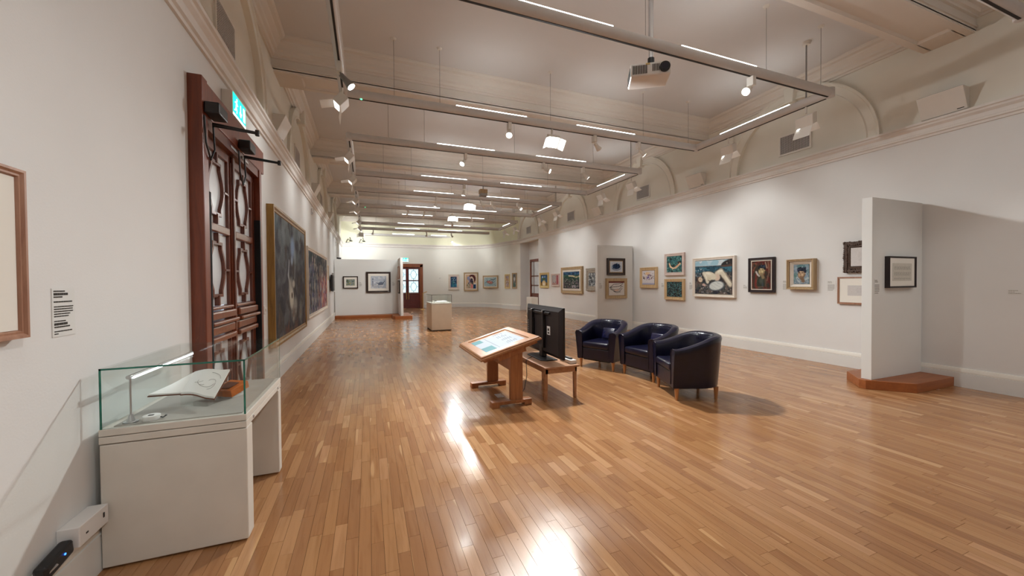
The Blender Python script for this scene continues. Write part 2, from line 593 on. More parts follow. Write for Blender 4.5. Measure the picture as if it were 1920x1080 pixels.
# ---- beams with panelled soffits, and crown mouldings of each bay
CROWN = [(0, 5.17), (0.03, 5.17), (0.03, 5.20), (0.06, 5.21), (0.075, 5.25), (0.11, 5.27), (0.12, 5.31), (0.17, 5.36), (0.18, 5.385), (0.23, 5.40), (0.25, 5.43), (0.25, ZC + 0.01), (0, ZC + 0.01)]
edges = [YN] + [v for b in BEAMS for v in b] + [YF]
for k, (y0, y1) in enumerate(BEAMS):
    m = MB().box(XL, XR, y0, y1, ZB + 0.035, ZC + 0.02)
    m.box(XL, XR, y0, y0 + 0.09, ZB, ZB + 0.05).box(XL, XR, y1 - 0.09, y1, ZB, ZB + 0.05)
    m.box(XL, XL + 0.42, y0 + 0.08, y1 - 0.08, ZB, ZB + 0.05).box(XR - 0.42, XR, y0 + 0.08, y1 - 0.08, ZB, ZB + 0.05)
    bo = struct(m.build('ceiling_beam', 'beam'), 'cream plaster downstand beam with sunk soffit panel, %s from the viewer' % ('first behind', 'nearest', 'second', 'third', 'fourth', 'farthest')[k])
    f = MB()
    f.sweep([(0, ZB + 0.035), (0.02, ZB + 0.035), (0.0, ZB + 0.012)], [(XL + 0.42, y0 + 0.09), (XR - 0.42, y0 + 0.09), (XR - 0.42, y1 - 0.09), (XL + 0.42, y1 - 0.09)], closed=True)
    f.build('panel_moulding', 'beam', bo)
    for yy, s in ((y0, -1), (y1, 1)):
        fm = MB().box(XL, XR, min(yy, yy + s * 0.018), max(yy, yy + s * 0.018), ZB + 0.075, ZB + 0.1)
        fm.build('bead', 'beam', bo)
nb = 0
for k in range(len(edges) // 2):
    y0, y1 = edges[2 * k], edges[2 * k + 1]
    if k == len(edges) // 2 - 1:
        path = [(XL, y0), (XR, y0), (XR, 21.2 + 0.1), (7.5, 21.2)] + [p for p in CURVE[17::-1]] + [(XL, y1)]
    else:
        path = [(XL, y0), (XR, y0), (XR, y1), (XL, y1)]
    nb += 1
    struct(MB().sweep(CROWN, path, closed=True).build('trim_%d' % nb, 'beam' if k else 'trim'), 'stepped plaster crown moulding round ceiling bay %d' % (k + 1))

# ---- wall cornice at picture-rail height
CORN = [(0, Z1), (0.025, Z1), (0.03, Z1 + 0.03), (0.055, Z1 + 0.04), (0.06, Z1 + 0.065), (0.045, Z1 + 0.075), (0.05, Z1 + 0.13), (0.085, Z1 + 0.16), (0.09, Z1 + 0.185), (0.115, Z1 + 0.195), (0.12, Z1 + 0.225), (0.03, Z2 + 0.005), (0, Z2 + 0.01)]
nb += 1
struct(MB().sweep([(-o, z) for o, z in CORN], [(XL, YN), (XL, YF)]).build('trim_%d' % nb, 'trim'), 'moulded wall cornice along the left wall')
nb += 1
struct(MB().sweep(CORN, [(XR, YN), (XR, 19.5)]).build('trim_%d' % nb, 'trim'), 'moulded wall cornice along the right wall')
nb += 1
struct(MB().sweep([(-o, z) for o, z in CORN], farline).build('trim_%d' % nb, 'trim'), 'moulded wall cornice curving along the far wall')

# ---- baseboards
BASE = [(0, 0), (0.04, 0), (0.04, 0.20), (0.034, 0.205), (0.034, 0.222), (0.026, 0.25), (0.018, 0.268), (0, 0.27)]


def baseboard(name, path, sign):
    b = struct(MB().sweep([(o * sign, min(z, 0.203)) for o, z in BASE[:4]] + [(0, 0.203)], path).build(name, 'panel'))
    MB().sweep([(0, 0.203)] + [(o * sign, z) for o, z in BASE[3:]], path).build('cap_moulding', 'base', b)
    return b


baseboard('baseboard_left', [(XL, YN), (XL, DY0 - 0.12)], -1)
baseboard('baseboard_left', [(XL, DY1 + 0.25), (XL, YF)], -1)
baseboard('baseboard_right', [(XR, YN), (XR, AY0)], 1)
baseboard('baseboard_far', [(3.2, YF)] + CURVE[1:], -1)
baseboard('baseboard_near', [(XL, YN), (XR, YN)], 1)

# ---- arches, keystones, piers on the friezes
AR, AB = 1.39, 0.21


def arch_mesh(r_out, r_in, proj, cy, side):
    m = MB()
    n = 40
    x0 = XL if side < 0 else XR
    s = 1 if side < 0 else -1
    rings = [(r_out, 0), (r_out, proj), (r_out - 0.035, proj), (r_out - 0.05, proj * 0.75), (r_in + 0.05, proj * 0.75), (r_in + 0.035, proj * 0.9), (r_in, proj * 0.9), (r_in, 0)]
    vs_, fs_ = [], []
    k = len(rings)
    for i in range(n + 1):
        a = math.pi * i / n
        vs_ += [(x0 + s * p, cy + r * math.cos(a), Z2 - 0.01 + r * math.sin(a)) for r, p in rings]
        if i:
            o_ = (i - 1) * k
            fs_ += [(o_ + j, o_ + j + 1, o_ + k + j + 1, o_ + k + j) for j in range(k - 1)]
    return m.add(vs_, fs_)


for side, wall in ((-1, wall_left), (1, wall_right)):
    x0 = XL if side < 0 else XR
    s = 1 if side < 0 else -1
    for k in range(-1, 5):
        cy = BAY0 + PITCH * k
        arch_mesh(AR, AR - AB, 0.085, cy, side).build('arch_moulding', 'frieze', wall, smooth=True)
        m = MB()
        m.xprism([(cy - 0.075, Z2 + 1.12), (cy + 0.075, Z2 + 1.12), (cy + 0.115, ZC - 0.03), (cy - 0.115, ZC - 0.03)], min(x0, x0 + s * 0.16), max(x0, x0 + s * 0.16))
        m.build('keystone', 'frieze', wall, bevel=0.012)
    for k in range(-1, 5):
        c = 2.90 + PITCH * k
        MB().box(min(x0, x0 + s * 0.035), max(x0, x0 + s * 0.035), c - 0.98, c + 0.98, Z2, ZB + 0.02).build('pier', 'frieze', wall)

# ================================================================== DOORS


def barrel(cx, cz, w0, w1, h, n=10):
    pts = [(cx - w0, cz + h), (cx + w0, cz + h), (cx + w0, cz + h * 0.8)]
    pts += [(cx + w0 + (w1 - w0) * math.sin(math.pi * t / n), cz + h * 0.8 - 1.6 * h * t / n) for t in range(1, n)]
    pts += [(cx + w0, cz - h * 0.8), (cx + w0, cz - h), (cx - w0, cz - h), (cx - w0, cz - h * 0.8)]
    pts += [(cx - w0 - (w1 - w0) * math.sin(math.pi * t / n), cz - h * 0.8 + 1.6 * h * t / n) for t in range(1, n)]
    pts += [(cx - w0, cz + h * 0.8)]
    return pts


def fret(m, poly, wid, d0, d1):
    """a closed bar following poly, lying in the x-z plane between y = d0 and d1"""
    t = MB().sweep([(-wid / 2, d0), (wid / 2, d0), (wid / 2, d1), (-wid / 2, d1)], poly, closed=True)
    m.add([(x, z, y) for x, y, z in t.v], t.f)


def door_leaf(parent, x0, w, h, mats, panes, z_tr, z_rail, far=False):
    """a leaf in the local x-z plane (outward is -y), from x0 to x0 + w"""
    wm, rm, pm = mats
    st = 0.095
    x1 = x0 + w
    fr = MB().box(x0, x0 + st, -0.03, 0.03, 0, h).box(x1 - st, x1, -0.03, 0.03, 0, h).box(x0 + st, x1 - st, -0.03, 0.03, 0, 0.22).box(x0 + st, x1 - st, -0.03, 0.03, h - 0.11, h)
    leaf = fr.build('door_leaf', wm, parent, bevel=0.006)
    MB().box(x0 + 0.03, x0 + 0.055, -0.042, -0.03, 0.1, h - 0.1).box(x1 - 0.055, x1 - 0.03, -0.042, -0.03, 0.1, h - 0.1).build('stile_bead', wm, leaf)
    for z0, z1 in z_rail:
        m = MB().box(x0 + st, x1 - st, -0.04, 0.03, z0, z1)
        m.build('rail', rm, leaf, bevel=0.01)
    for z0, z1, d in z_tr:
        MB().box(x0 + st * 0.6, x1 - st * 0.6, -0.03 - d, 0.02, z0, z1).build('carved_rail', rm, leaf, bevel=min(0.016, (z1 - z0) * 0.35))
    cx = (x0 + x1) / 2
    hw = w / 2 - st
    for z0, z1 in panes:
        MB().box(x0 + st, x1 - st, 0.0, 0.008, z0, z1).build('pane', pm, leaf)
        m = MB()
        cz, hh = (z0 + z1) / 2, (z1 - z0) * 0.36
        b = 0.03 if not far else 0.022
        fret(m, barrel(cx, cz, hw * 0.36, hw * 0.62, hh), b, -0.03, 0.0)
        for zz0, zz1 in ((cz + hh, z1), (z0, cz - hh)):
            m.box(cx - b / 2, cx + b / 2, -0.04, 0, zz0, zz1)
        for sx in (-1, 1):
            m.box(min(cx + sx * hw * 0.62, cx + sx * hw), max(cx + sx * hw * 0.62, cx + sx * hw), -0.035, 0, cz - 0.01, cz + 0.01)
        m.build('fretwork', 'f_black' if far else wm, leaf)
    return leaf


# left door (opens off the left wall): local x runs along +Y, outward (-y local) is +X
door_1 = bpy.data.objects.new('door_1', None)
COL.objects.link(door_1)
door_1.location = (XL, DY0, 0)
door_1.rotation_euler = (0, 0, math.pi / 2)
struct(door_1, 'dark mahogany double door with barrel-shaped glazing bars in left wall')
LW = (DY1 - DY0) / 2
for i in range(2):
    door_leaf(door_1, i * LW, LW, DZ - 0.02, ('mahog', 'mahog_hi', 'frosted'), [(0.30, 0.98), (1.34, 2.06), (2.15, DZ - 0.13)],
              [(0.99, 1.05, 0.05), (1.06, 1.15, 0.035), (1.16, 1.20, 0.075), (1.21, 1.29, 0.05), (1.30, 1.335, 0.025)], [(2.065, 2.145)])
MB().box(LW - 0.025, LW + 0.025, -0.06, -0.03, 0.02, DZ - 0.05).build('meeting_bead', 'mahog', door_1, bevel=0.008)
MB().box(-0.12, 0.0, -0.105, 0.10, 0, DZ + 0.37).build('jamb', 'casing', door_1, bevel=0.008)
MB().box(LW * 2, LW * 2 + 0.09, -0.105, 0.10, 0, DZ + 0.06).box(LW * 2 + 0.09, LW * 2 + 0.17, -0.085, 0.0, 0, DZ + 0.06).box(LW * 2 + 0.17, LW * 2 + 0.24, -0.06, 0.0, 0, DZ + 0.06).build('jamb', 'casing', door_1, bevel=0.006)
MB().box(0.0, LW * 2 + 0.24, -0.10, 0.10, DZ + 0.06, DZ + 0.36).build('header', 'casing', door_1, bevel=0.01)
MB().box(0, LW * 2, -0.09, 0.06, DZ - 0.04, DZ + 0.06).build('header_lining', 'mahog', door_1)
MB().box(0.0, 0.035, -0.108, -0.035, 0.02, 2.38).build('finger_guard', 'rubber', door_1, bevel=0.006)
MB().box(LW * 2 - 0.035, LW * 2, -0.108, -0.035, 0.02, 2.38).build('finger_guard', 'rubber', door_1, bevel=0.006)
MB().box(-0.2, LW * 2 + 0.2, 0.40, 0.45, -0.05, DZ + 0.3).build('lobby_screen', 'frosted', door_1)

# door hold-open arms (black) on the header
for i, yy in enumerate((0.0, 0.93)):
    t = thing('door_closer', ('black door closer with folded arm over the nearer leaf of the mahogany door', 'black door closer with folded arm over the farther leaf of the mahogany door')[i], 'door closer', (XL, DY0, 0), math.pi / 2, 'door closers on the left door')
    MB().box(yy - 0.10, yy + 0.12, -0.22, -0.106, DZ + 0.06, DZ + 0.16).build('body', 'black', t, bevel=0.012)
    for dz in (0.0, 0.045):
        MB().cyl((yy + 0.06 + dz, -0.12, DZ + 0.02), (yy + 0.02 + dz * 0.3, -0.47, DZ - 0.03), 0.012, n=8).build('arm', 'black', t, smooth=True)
    MB().cyl((yy + 0.025, -0.47, DZ - 0.055), (yy + 0.025, -0.47, DZ - 0.005), 0.018, n=10).build('pivot', 'black', t, smooth=True)
    MB().tube([(yy - 0.1, -0.11, DZ + 0.03), (yy - 0.1, -0.12, DZ - 0.2), (yy, -0.12, DZ - 0.32), (yy + 0.1, -0.12, DZ - 0.2), (yy + 0.1, -0.11, DZ + 0.03)], 0.008, 6).build('cable', 'black', t, smooth=True)
for i, yy in enumerate((0.62, 0.98)):
    MB().box(yy, yy + 0.25, -0.10, -0.085, DZ - 0.005, DZ + 0.02).build('latch_plate', 'steel', door_1)

# far door
door_2 = bpy.data.objects.new('door_2', None)
COL.objects.link(door_2)
door_2.location = (1.52, YF, 0)
struct(door_2, 'glazed double door lit by daylight in far wall')
for i in range(2):
    lf = door_leaf(door_2, i * 0.75, 0.75, 2.52, ('fardoor', 'fardoor', 'daylight_pane'), [(0.98, 1.66), (1.74, 2.40)], [(0.86, 0.94, 0.03)], [(1.665, 1.735)], far=True)
    MB().box(i * 0.75 + 0.09, i * 0.75 + 0.66, -0.02, 0.01, 0.2, 0.88).box(i * 0.75 + 0.16, i * 0.75 + 0.59, -0.035, 0.01, 0.3, 0.78).build('lower_panel', 'fardoor', lf, bevel=0.012)
    MB().cyl((0.68 + i * 0.14, -0.09, 0.55), (0.68 + i * 0.14, -0.09, 1.0), 0.022, n=8).build('pull_handle', 'brass', lf, smooth=True)
MB().box(-0.19, 0, -0.10, 0.05, 0, 2.70).box(1.5, 1.69, -0.10, 0.05, 0, 2.70).box(-0.19, 1.69, -0.10, 0.05, 2.52, 2.74).build('casing', 'farcasing', door_2, bevel=0.015)

# alcove door
door_3 = bpy.data.objects.new('door_3', None)
COL.objects.link(door_3)
door_3.location = (AX, AY1 - 0.22, 0)
door_3.rotation_euler = (0, 0, -math.pi / 2)
struct(door_3, 'dark framed glazed door set back in the alcove of right wall')
MB().box(0, 0.13, -0.06, 0.02, 0, 2.8).box(1.6, 1.73, -0.06, 0.02, 0, 2.8).box(0, 1.73, -0.06, 0.02, 2.67, 2.8).build('casing', 'casing', door_3, bevel=0.01)
MB().box(0.13, 1.6, -0.012, 0.0, 0.95, 2.67).build('pane', 'frosted', door_3)
MB().box(0.13, 1.6, -0.03, 0.0, 0.0, 0.95).build('lower_panel', 'mahog', door_3, bevel=0.01)
MB().box(0.13, 1.6, -0.03, -0.01, 1.35, 1.40).box(0.13, 1.6, -0.03, -0.01, 1.85, 1.91).box(0.45, 0.48, -0.03, -0.01, 0.95, 2.67).build('glazing_bar', 'mahog', door_3)
bx = MB().box(7.55, 7.90, 17.05, 17.70, 0, 0.80).build('low_cabinet', 'case', bevel=0.01)
tag(bx, 'low cream cabinet standing before the alcove in the right wall', 'cabinet')

# exit signs ------------------------------------------------------------


def exit_sign(label, loc, rz, w, h, depth):
    t = thing('exit_sign', label, 'exit sign', loc, rz, 'green exit signs')
    MB().box(-w / 2, w / 2, -depth, 0, -h / 2, h / 2).build('housing', 'offwhite', t, bevel=0.008)
    y = -depth - 0.001
    MB().box(-w / 2 + 0.012, w / 2 - 0.012, y - 0.002, y, -h / 2 + 0.03, h / 2 - 0.01).build('green_panel', 'exit_green', t)
    MB().box(-w / 2 + 0.012, w / 2 - 0.012, y - 0.002, y, -h / 2 + 0.004, -h / 2 + 0.026).build('light_slot', 'exit_white', t)
    m = MB()
    a, b = y - 0.005, y - 0.003
    k = h * 0.85

    def bar(x0, z0, x1, z1, wd):
        d = Vector((x1 - x0, 0, z1 - z0))
        m.obox(((x0 + x1) / 2, (a + b) / 2, (z0 + z1) / 2), d, (0, 1, 0), d.cross(Vector((0, 1, 0))), (d.length, 0.002, wd))
    px = -w * 0.28
    hd = MB().cyl((px + 0.03 * k / 0.2, a, 0.33 * k), (px + 0.03 * k / 0.2, b, 0.33 * k), 0.07 * k, n=12)
    m.add(hd.v, hd.f)
    bar(px + 0.12 * k, 0.25 * k, px, -0.05 * k, 0.13 * k)
    bar(px, -0.05 * k, px + 0.14 * k, -0.2 * k, 0.08 * k)
    bar(px + 0.14 * k, -0.2 * k, px + 0.1 * k, -0.36 * k, 0.07 * k)
    bar(px, -0.05 * k, px - 0.08 * k, -0.24 * k, 0.08 * k)
    bar(px - 0.08 * k, -0.24 * k, px - 0.26 * k, -0.3 * k, 0.07 * k)
    bar(px + 0.1 * k, 0.2 * k, px + 0.28 * k, 0.06 * k, 0.06 * k)
    bar(px + 0.08 * k, 0.2 * k, px - 0.16 * k, 0.12 * k, 0.06 * k)
    m.build('running_figure', 'exit_white', t)
    m = MB()
    bar(w * 0.06, 0.3 * k, w * 0.06, -0.15 * k, 0.09 * k)
    bar(w * 0.06 - 0.15 * k, -0.08 * k, w * 0.06, -0.3 * k, 0.08 * k)
    bar(w * 0.06 + 0.15 * k, -0.08 * k, w * 0.06, -0.3 * k, 0.08 * k)
    m.build('arrow', 'exit_white', t)
    MB().box(w * 0.26, w * 0.40, a, b, -0.34 * k, 0.36 * k).build('doorway_sign', 'exit_white', t)
    return t


exit_sign('green lit exit sign above the mahogany door on left wall', (XL, 5.02, 3.48), math.pi / 2, 0.46, 0.25, 0.10)
exit_sign('small green lit exit sign above the far daylight door', (2.18, YF, 2.98), 0, 0.36, 0.25, 0.06)

# ================================================================== PARTITIONS


def partition(label, x0, x1, y0, y1, z0, z1):
    t = thing('display_partition', label, 'partition', ((x0 + x1) / 2, (y0 + y1) / 2, 0), 0, 'free-standing display partitions')
    cx, cy = (x0 + x1) / 2, (y0 + y1) / 2
    MB().box(x0 - cx, x1 - cx, y0 - cy, y1 - cy, z0, z1).build('panel', 'panel', t, bevel=0.004)
    return t


def platform(t, poly, h):
    o = MB().prism([(x - t.location.x, y - t.location.y) for x, y in poly], 0, h).build('platform', 'platform', t, bevel=0.006)
    return o


pR = partition('pale display partition with a framed letter, standing out from near right wall', 6.63, XR - 0.045, 3.15, 3.27, 0.13, 2.71)
platform(pR, [(XR - 0.042, 2.80), (6.94, 2.80), (6.56, 3.18), (6.56, 3.26), (6.95, 3.61), (XR - 0.042, 3.61)], 0.13)
pM = partition('pale display partition hung with two stacked pictures behind the armchairs', 6.60, XR - 0.045, 9.90, 10.02, 0.0, 2.68)
MB().box(-0.60, 0.60, 0.06, 0.30, 0.0, 0.06).build('rear_foot', 'panel', pM)
pF = partition('wide pale display partition at the far left end, two pictures on it', XL + 0.045, 1.32, 18.40, 18.52, 0.13, 2.64)
platform(pF, [(XL + 0.042, 18.15), (-0.95, 17.95), (1.0, 17.80), (1.0, 17.05), (1.08, 16.88), (1.80, 16.88), (1.80, 18.75), (XL + 0.042, 18.75)], 0.13)
MB().box(1.32 - pF.location.x, 1.43 - pF.location.x, 16.98 - pF.location.y, 18.55 - pF.location.y, 0.13, 2.66).build('wing_panel', 'panel', pF, bevel=0.004)

# ================================================================== PICTURES


class Paint:
    """a small painted surface: colours computed point by point"""

    def __init__(self, w, h, bg, seed=1):
        self.nx = int(max(44, min(150, w * 150)))
        self.ny = int(max(44, min(150, h * 150)))
        self.rs = np.random.RandomState(seed)
        u = np.linspace(0, 1, self.nx)
        v = np.linspace(0, 1, self.ny)
        self.U, self.V = np.meshgrid(u, v)
        self.asp = w / h
        self.c = np.ones((self.ny, self.nx, 3)) * np.array(self.col(bg))

    @staticmethod
    def col(h):
        return [int(h[i:i + 2], 16) / 255 for i in (0, 2, 4)]

    def noise(self, s, sy=None, oct_=3):
        sy = s if sy is None else sy
        tot = np.zeros_like(self.U)
        amp = 1.0
        nrm = 0
        for o_ in range(oct_):
            gx, gy = int(s * self.asp * 2 ** o_) + 2, int(sy * 2 ** o_) + 2
            g = self.rs.rand(gy + 1, gx + 1)
            x, y = self.U * (gx - 1), self.V * (gy - 1)
            i, j = x.astype(int), y.astype(int)
            fx, fy = x - i, y - j
            fx, fy = fx * fx * (3 - 2 * fx), fy * fy * (3 - 2 * fy)
            tot += amp * ((g[j, i] * (1 - fx) + g[j, i + 1] * fx) * (1 - fy) + (g[j + 1, i] * (1 - fx) + g[j + 1, i + 1] * fx) * fy)
            nrm += amp
            amp *= 0.5
        return tot / nrm

    def mix(self, mask, col):
        m = np.clip(mask, 0, 1)[..., None]
        self.c = self.c * (1 - m) + np.array(self.col(col)) * m
        return self

    def mottle(self, cols, s, sy=None, thr=0.5, soft=0.06, where=1.0):
        for cc in cols:
            n = self.noise(s, sy)
            self.mix((n - thr) / soft * where if np.isscalar(where) else np.clip((n - thr) / soft, 0, 1) * where, cc)
        return self

    def ell(self, cx, cy, rx, ry, rot, col, soft=0.12, op=1.0):
        a = math.radians(rot)
        dx, dy = (self.U - cx) * self.asp, self.V - cy
        x = (dx * math.cos(a) + dy * math.sin(a)) / (rx * self.asp)
        y = (-dx * math.sin(a) + dy * math.cos(a)) / ry
        d = np.sqrt(x * x + y * y)
        return self.mix((1 - d) / soft * op if op == 1.0 else np.clip((1 - d) / soft, 0, 1) * op, col)

    def line(self, pts, wd, col, op=1.0):
        for (x0, y0), (x1, y1) in zip(pts[:-1], pts[1:]):
            ax, ay = (self.U - x0) * self.asp, self.V - y0
            bx_, by_ = (x1 - x0) * self.asp, y1 - y0
            t = np.clip((ax * bx_ + ay * by_) / max(1e-6, bx_ * bx_ + by_ * by_), 0, 1)
            d = np.hypot(ax - t * bx_, ay - t * by_)
            self.mix(np.clip((wd - d) / (wd * 0.5), 0, 1) * op, col)
        return self

    def rect(self, x0, x1, y0, y1, col, soft=0.01, op=1.0):
        m = np.clip((self.U - x0) / soft, 0, 1) * np.clip((x1 - self.U) / soft, 0, 1) * np.clip((self.V - y0) / soft, 0, 1) * np.clip((y1 - self.V) / soft, 0, 1)
        return self.mix(m * op, col)

    def dabs(self, n, cols, r, x0=0, x1=1, y0=0, y1=1, rot=None):
        for i in range(n):
            cx, cy = self.rs.uniform(x0, x1), self.rs.uniform(y0, y1)
            k = self.rs.uniform(0.5, 1.3)
            self.ell(cx, cy, r * k * self.rs.uniform(0.5, 1.5) / self.asp, r * k, self.rs.uniform(0, 180) if rot is None else rot, cols[self.rs.randint(len(cols))], 0.4, 0.85)
        return self

    def lin(self):
        c = np.clip(self.c + (self.rs.rand(self.ny, self.nx, 1) - 0.5) * 0.05, 0, 1)
        return np.where(c <= 0.04045, c / 12.92, ((c + 0.055) / 1.055) ** 2.4)


def art_queen(w, h):      # tall grey canvas, pale robed figure
    p = Paint(w, h, '43434a', 3)
    p.mottle(['54504f', '36363c', '5e6064', '4c4744'], 7, 7, 0.55, 0.15)
    p.mottle(['6c7478', '5a666c', '7a8286'], 6, 5, 0.5, 0.15, np.clip((p.V - 0.55) * 3, 0, 1))
    p.ell(0.50, 0.78, 0.10, 0.14, 10, '8fa8cc', 0.6, 0.9).ell(0.58, 0.70, 0.05, 0.12, 0, '94a4ac', 0.6, 0.8).ell(0.47, 0.66, 0.05, 0.06, 0, 'a8bcd8', 0.6, 0.8)
    p.line([(0.38, 0.64), (0.35, 0.52), (0.40, 0.42), (0.39, 0.36)], 0.035, 'a4aab0', 0.8).line([(0.58, 0.6), (0.56, 0.5)], 0.03, '8a9298', 0.7)
    p.ell(0.52, 0.44, 0.06, 0.05, 0, 'b4b2a8', 0.5)
    p.line([(0.42, 0.40), (0.46, 0.30), (0.50, 0.16)], 0.12, 'a8a69c', 0.8).ell(0.44, 0.31, 0.08, 0.12, 0, 'c4c0b4', 0.5, 0.9).ell(0.58, 0.22, 0.08, 0.12, -10, '9a9a94', 0.5, 0.9)
    p.ell(0.78, 0.15, 0.10, 0.16, -10, '82847f', 0.6, 0.8)
    p.ell(0.46, 0.33, 0.025, 0.035, 0, '34261c', 0.4)
    p.mottle(['6b4a40', '70544a'], 9, 5, 0.6, 0.1, np.clip((0.25 - p.V) * 6, 0, 1) * 0.8)
    for i in range(8):
        x = 0.45 + 0.04 * i
        p.line([(x, 0.2), (x + 0.03 * (-1) ** i, 0.04)], 0.010, '34363a', 0.8)
    return p.lin()


def art_strips(w, h):
    p = Paint(w, h, '30343c', 5)
    p.mottle(['444a54', '22242c', '4c3a38', '384454'], 30, 3, 0.52, 0.06)
    p.mottle(['7c8894', '6a5a8c', '5a6e84'], 34, 3, 0.60, 0.05, np.clip((0.6 - p.U) * 3, 0, 1))
    p.mottle(['a04434', 'c0664a', '3d68a0', '8a3028'], 38, 3, 0.57, 0.05, np.clip((p.U - 0.35) * 3, 0, 1) * np.clip((0.78 - p.V) * 4, 0, 1))
    p.mottle(['a8aeb0', 'd0c4b0'], 40, 4, 0.66, 0.05)
    p.mottle(['49565a', '3c474c'], 6, 6, 0.5, 0.2, np.clip((p.V - 0.76) * 5, 0, 1))
    return p.lin()


def art_nude(w, h):
    p = Paint(w, h, '4b4a48', 11)
    p.mottle(['37383c', '5d564e', '3c4648', '655a54', '2c2c34'], 11, 11, 0.55, 0.06)
    p.rect(-0.1, 1.1, 0.66, 0.82, '2a4858').mottle(['24404e', '3c6a7a'], 10, 16, 0.55, 0.06, np.clip((p.V - 0.62) * 20, 0, 1) * np.clip((0.83 - p.V) * 20, 0, 1))
    p.rect(-0.1, 1.1, 0.83, 1.1, 'a9c0ca').mottle(['c4cccf', '93b4c2'], 5, 9, 0.5, 0.1, np.clip((p.V - 0.83) * 30, 0, 1))
    p.ell(0.93, 0.90, 0.22, 0.10, 14, '2a2a2c', 0.15).ell(0.88, 0.82, 0.22, 0.035, 2, '54403a', 0.3).dabs(16, ['33363a', '44433e', 'b9b4a6', '4c3a34'], 0.025, 0.8, 1, 0.84, 0.98)
    p.dabs(36, ['a8b2b4', 'c3c6c8', '4d6f88', '3a4a60'], 0.02, 0.02, 0.26, 0.52, 0.78)
    p.dabs(90, ['7d7a7a', 'a6a3a0', '2e2f34', '56585a', '3a3a48'], 0.022, 0, 1, 0.0, 0.28)
    sk, hi, sh = 'd0c8b4', 'e2dccb', '9c9080'
    # far leg, near thigh and shin
    p.line([(0.62, 0.60), (0.72, 0.66), (0.80, 0.55), (0.97, 0.28)], 0.115, '5a4a40').line([(0.62, 0.60), (0.72, 0.66), (0.80, 0.55), (0.96, 0.29)], 0.10, sk)
    p.line([(0.66, 0.66), (0.74, 0.69)], 0.05, hi, 0.9).line([(0.84, 0.5), (0.94, 0.34)], 0.035, hi, 0.7)
    p.ell(0.62, 0.49, 0.10, 0.12, 20, 'cdb8a6', 0.3)
    # torso and raised shoulder
    p.ell(0.42, 0.54, 0.20, 0.13, -14, sk, 0.15).ell(0.36, 0.61, 0.14, 0.05, -10, hi, 0.6, 0.9)
    p.line([(0.26, 0.62), (0.33, 0.48), (0.36, 0.36)], 0.075, sk).line([(0.29, 0.58), (0.34, 0.45)], 0.03, hi, 0.8)
    p.ell(0.40, 0.44, 0.07, 0.08, 10, 'c9c0a8', 0.4)
    p.line([(0.38, 0.41), (0.43, 0.38), (0.49, 0.42)], 0.012, '3f3a32', 0.9).line([(0.70, 0.55), (0.76, 0.42), (0.84, 0.30)], 0.014, '4a4238', 0.8)
    p.line([(0.24, 0.66), (0.40, 0.68), (0.55, 0.63), (0.64, 0.72), (0.76, 0.72), (0.88, 0.52), (0.99, 0.33)], 0.007, '4a4640', 0.6)
    # head
    p.ell(0.13, 0.42, 0.09, 0.12, -35, '54403a', 0.2).ell(0.155, 0.43, 0.075, 0.085, -40, 'd0bca4', 0.25).line([(0.12, 0.42), (0.17, 0.45)], 0.008, '6a5040', 0.8)
    p.ell(0.26, 0.27, 0.07, 0.05, -20, 'c2a498', 0.4)
    # cloth
    p.ell(0.60, 0.24, 0.23, 0.155, 8, '5a5e62', 0.12).ell(0.60, 0.25, 0.21, 0.14, 8, 'c9cecb', 0.2)
    for q in ([(0.42, 0.30), (0.55, 0.20), (0.66, 0.12)], [(0.48, 0.35), (0.60, 0.27), (0.74, 0.18)], [(0.58, 0.37), (0.70, 0.30)], [(0.45, 0.22), (0.55, 0.13)], [(0.62, 0.33), (0.80, 0.25)]):
        p.line(q, 0.007, '949a9c', 0.6)
    return p.lin()


def art_mermaid(w, h):
    p = Paint(w, h, '36585a', 13)
    p.mottle(['24393c', '4f8480', '6ba09a', '20302f', '3c6a70'], 10, 10, 0.55, 0.05)
    p.line([(0.18, 0.55), (0.24, 0.36), (0.42, 0.24), (0.62, 0.28), (0.80, 0.44), (0.88, 0.52)], 0.075, 'd9b898')
    p.line([(0.20, 0.50), (0.28, 0.33), (0.45, 0.25)], 0.035, 'ecd4b0').line([(0.55, 0.30), (0.78, 0.46)], 0.04, 'dfa482', 0.8)
    p.ell(0.80, 0.62, 0.09, 0.05, 20, '5a3428', 0.4).ell(0.9, 0.52, 0.05, 0.07, 20, 'e0b490', 0.4).ell(0.72, 0.44, 0.03, 0.03, 0, 'a8483a', 0.5)
    p.dabs(40, ['8fb0a8', '24383a', '5a8a88', '30484c'], 0.03, 0, 1, 0, 0.22)
    p.dabs(20, ['6f9a96', '2c4648'], 0.035, 0, 1, 0.65, 1)
    return p.lin()


def art_teal(w, h):
    p = Paint(w, h, '2f474c', 17)
    p.mottle(['24383c', '3f6468', '4a5044', '557a7c', '302c30'], 12, 12, 0.55, 0.05)
    p.dabs(120, ['20302f', '6a8c8c', '4a5d54', '5f6f78', '8aa0a0'], 0.02)
    return p.lin()


def art_flowers(w, h):
    p = Paint(w, h, 'ded8da', 19)
    p.rect(-0.1, 1.1, -0.1, 0.14, 'a9abc8', 0.08).ell(0.42, 0.80, 0.28, 0.16, 0, 'e6c69e', 0.6)
    p.dabs(20, ['3a3040', 'efe8e6', '6a4a50', 'c9a070'], 0.04, 0.1, 0.9, 0.45, 0.9)
    p.dabs(16, ['4c3f5c', '6a4a44', '8a6a94', '2c2430'], 0.055, 0.35, 0.65, 0.32, 0.72)
    p.dabs(12, ['3a3038', '5a3a34', '7a5a40'], 0.045, 0.08, 0.25, 0.35, 0.62).dabs(12, ['3a3038', '5a3a34', '70485a'], 0.045, 0.66, 0.95, 0.4, 0.7)
    p.ell(0.5, 0.52, 0.08, 0.09, 0, '7c6ab0', 0.4)
    return p.lin()


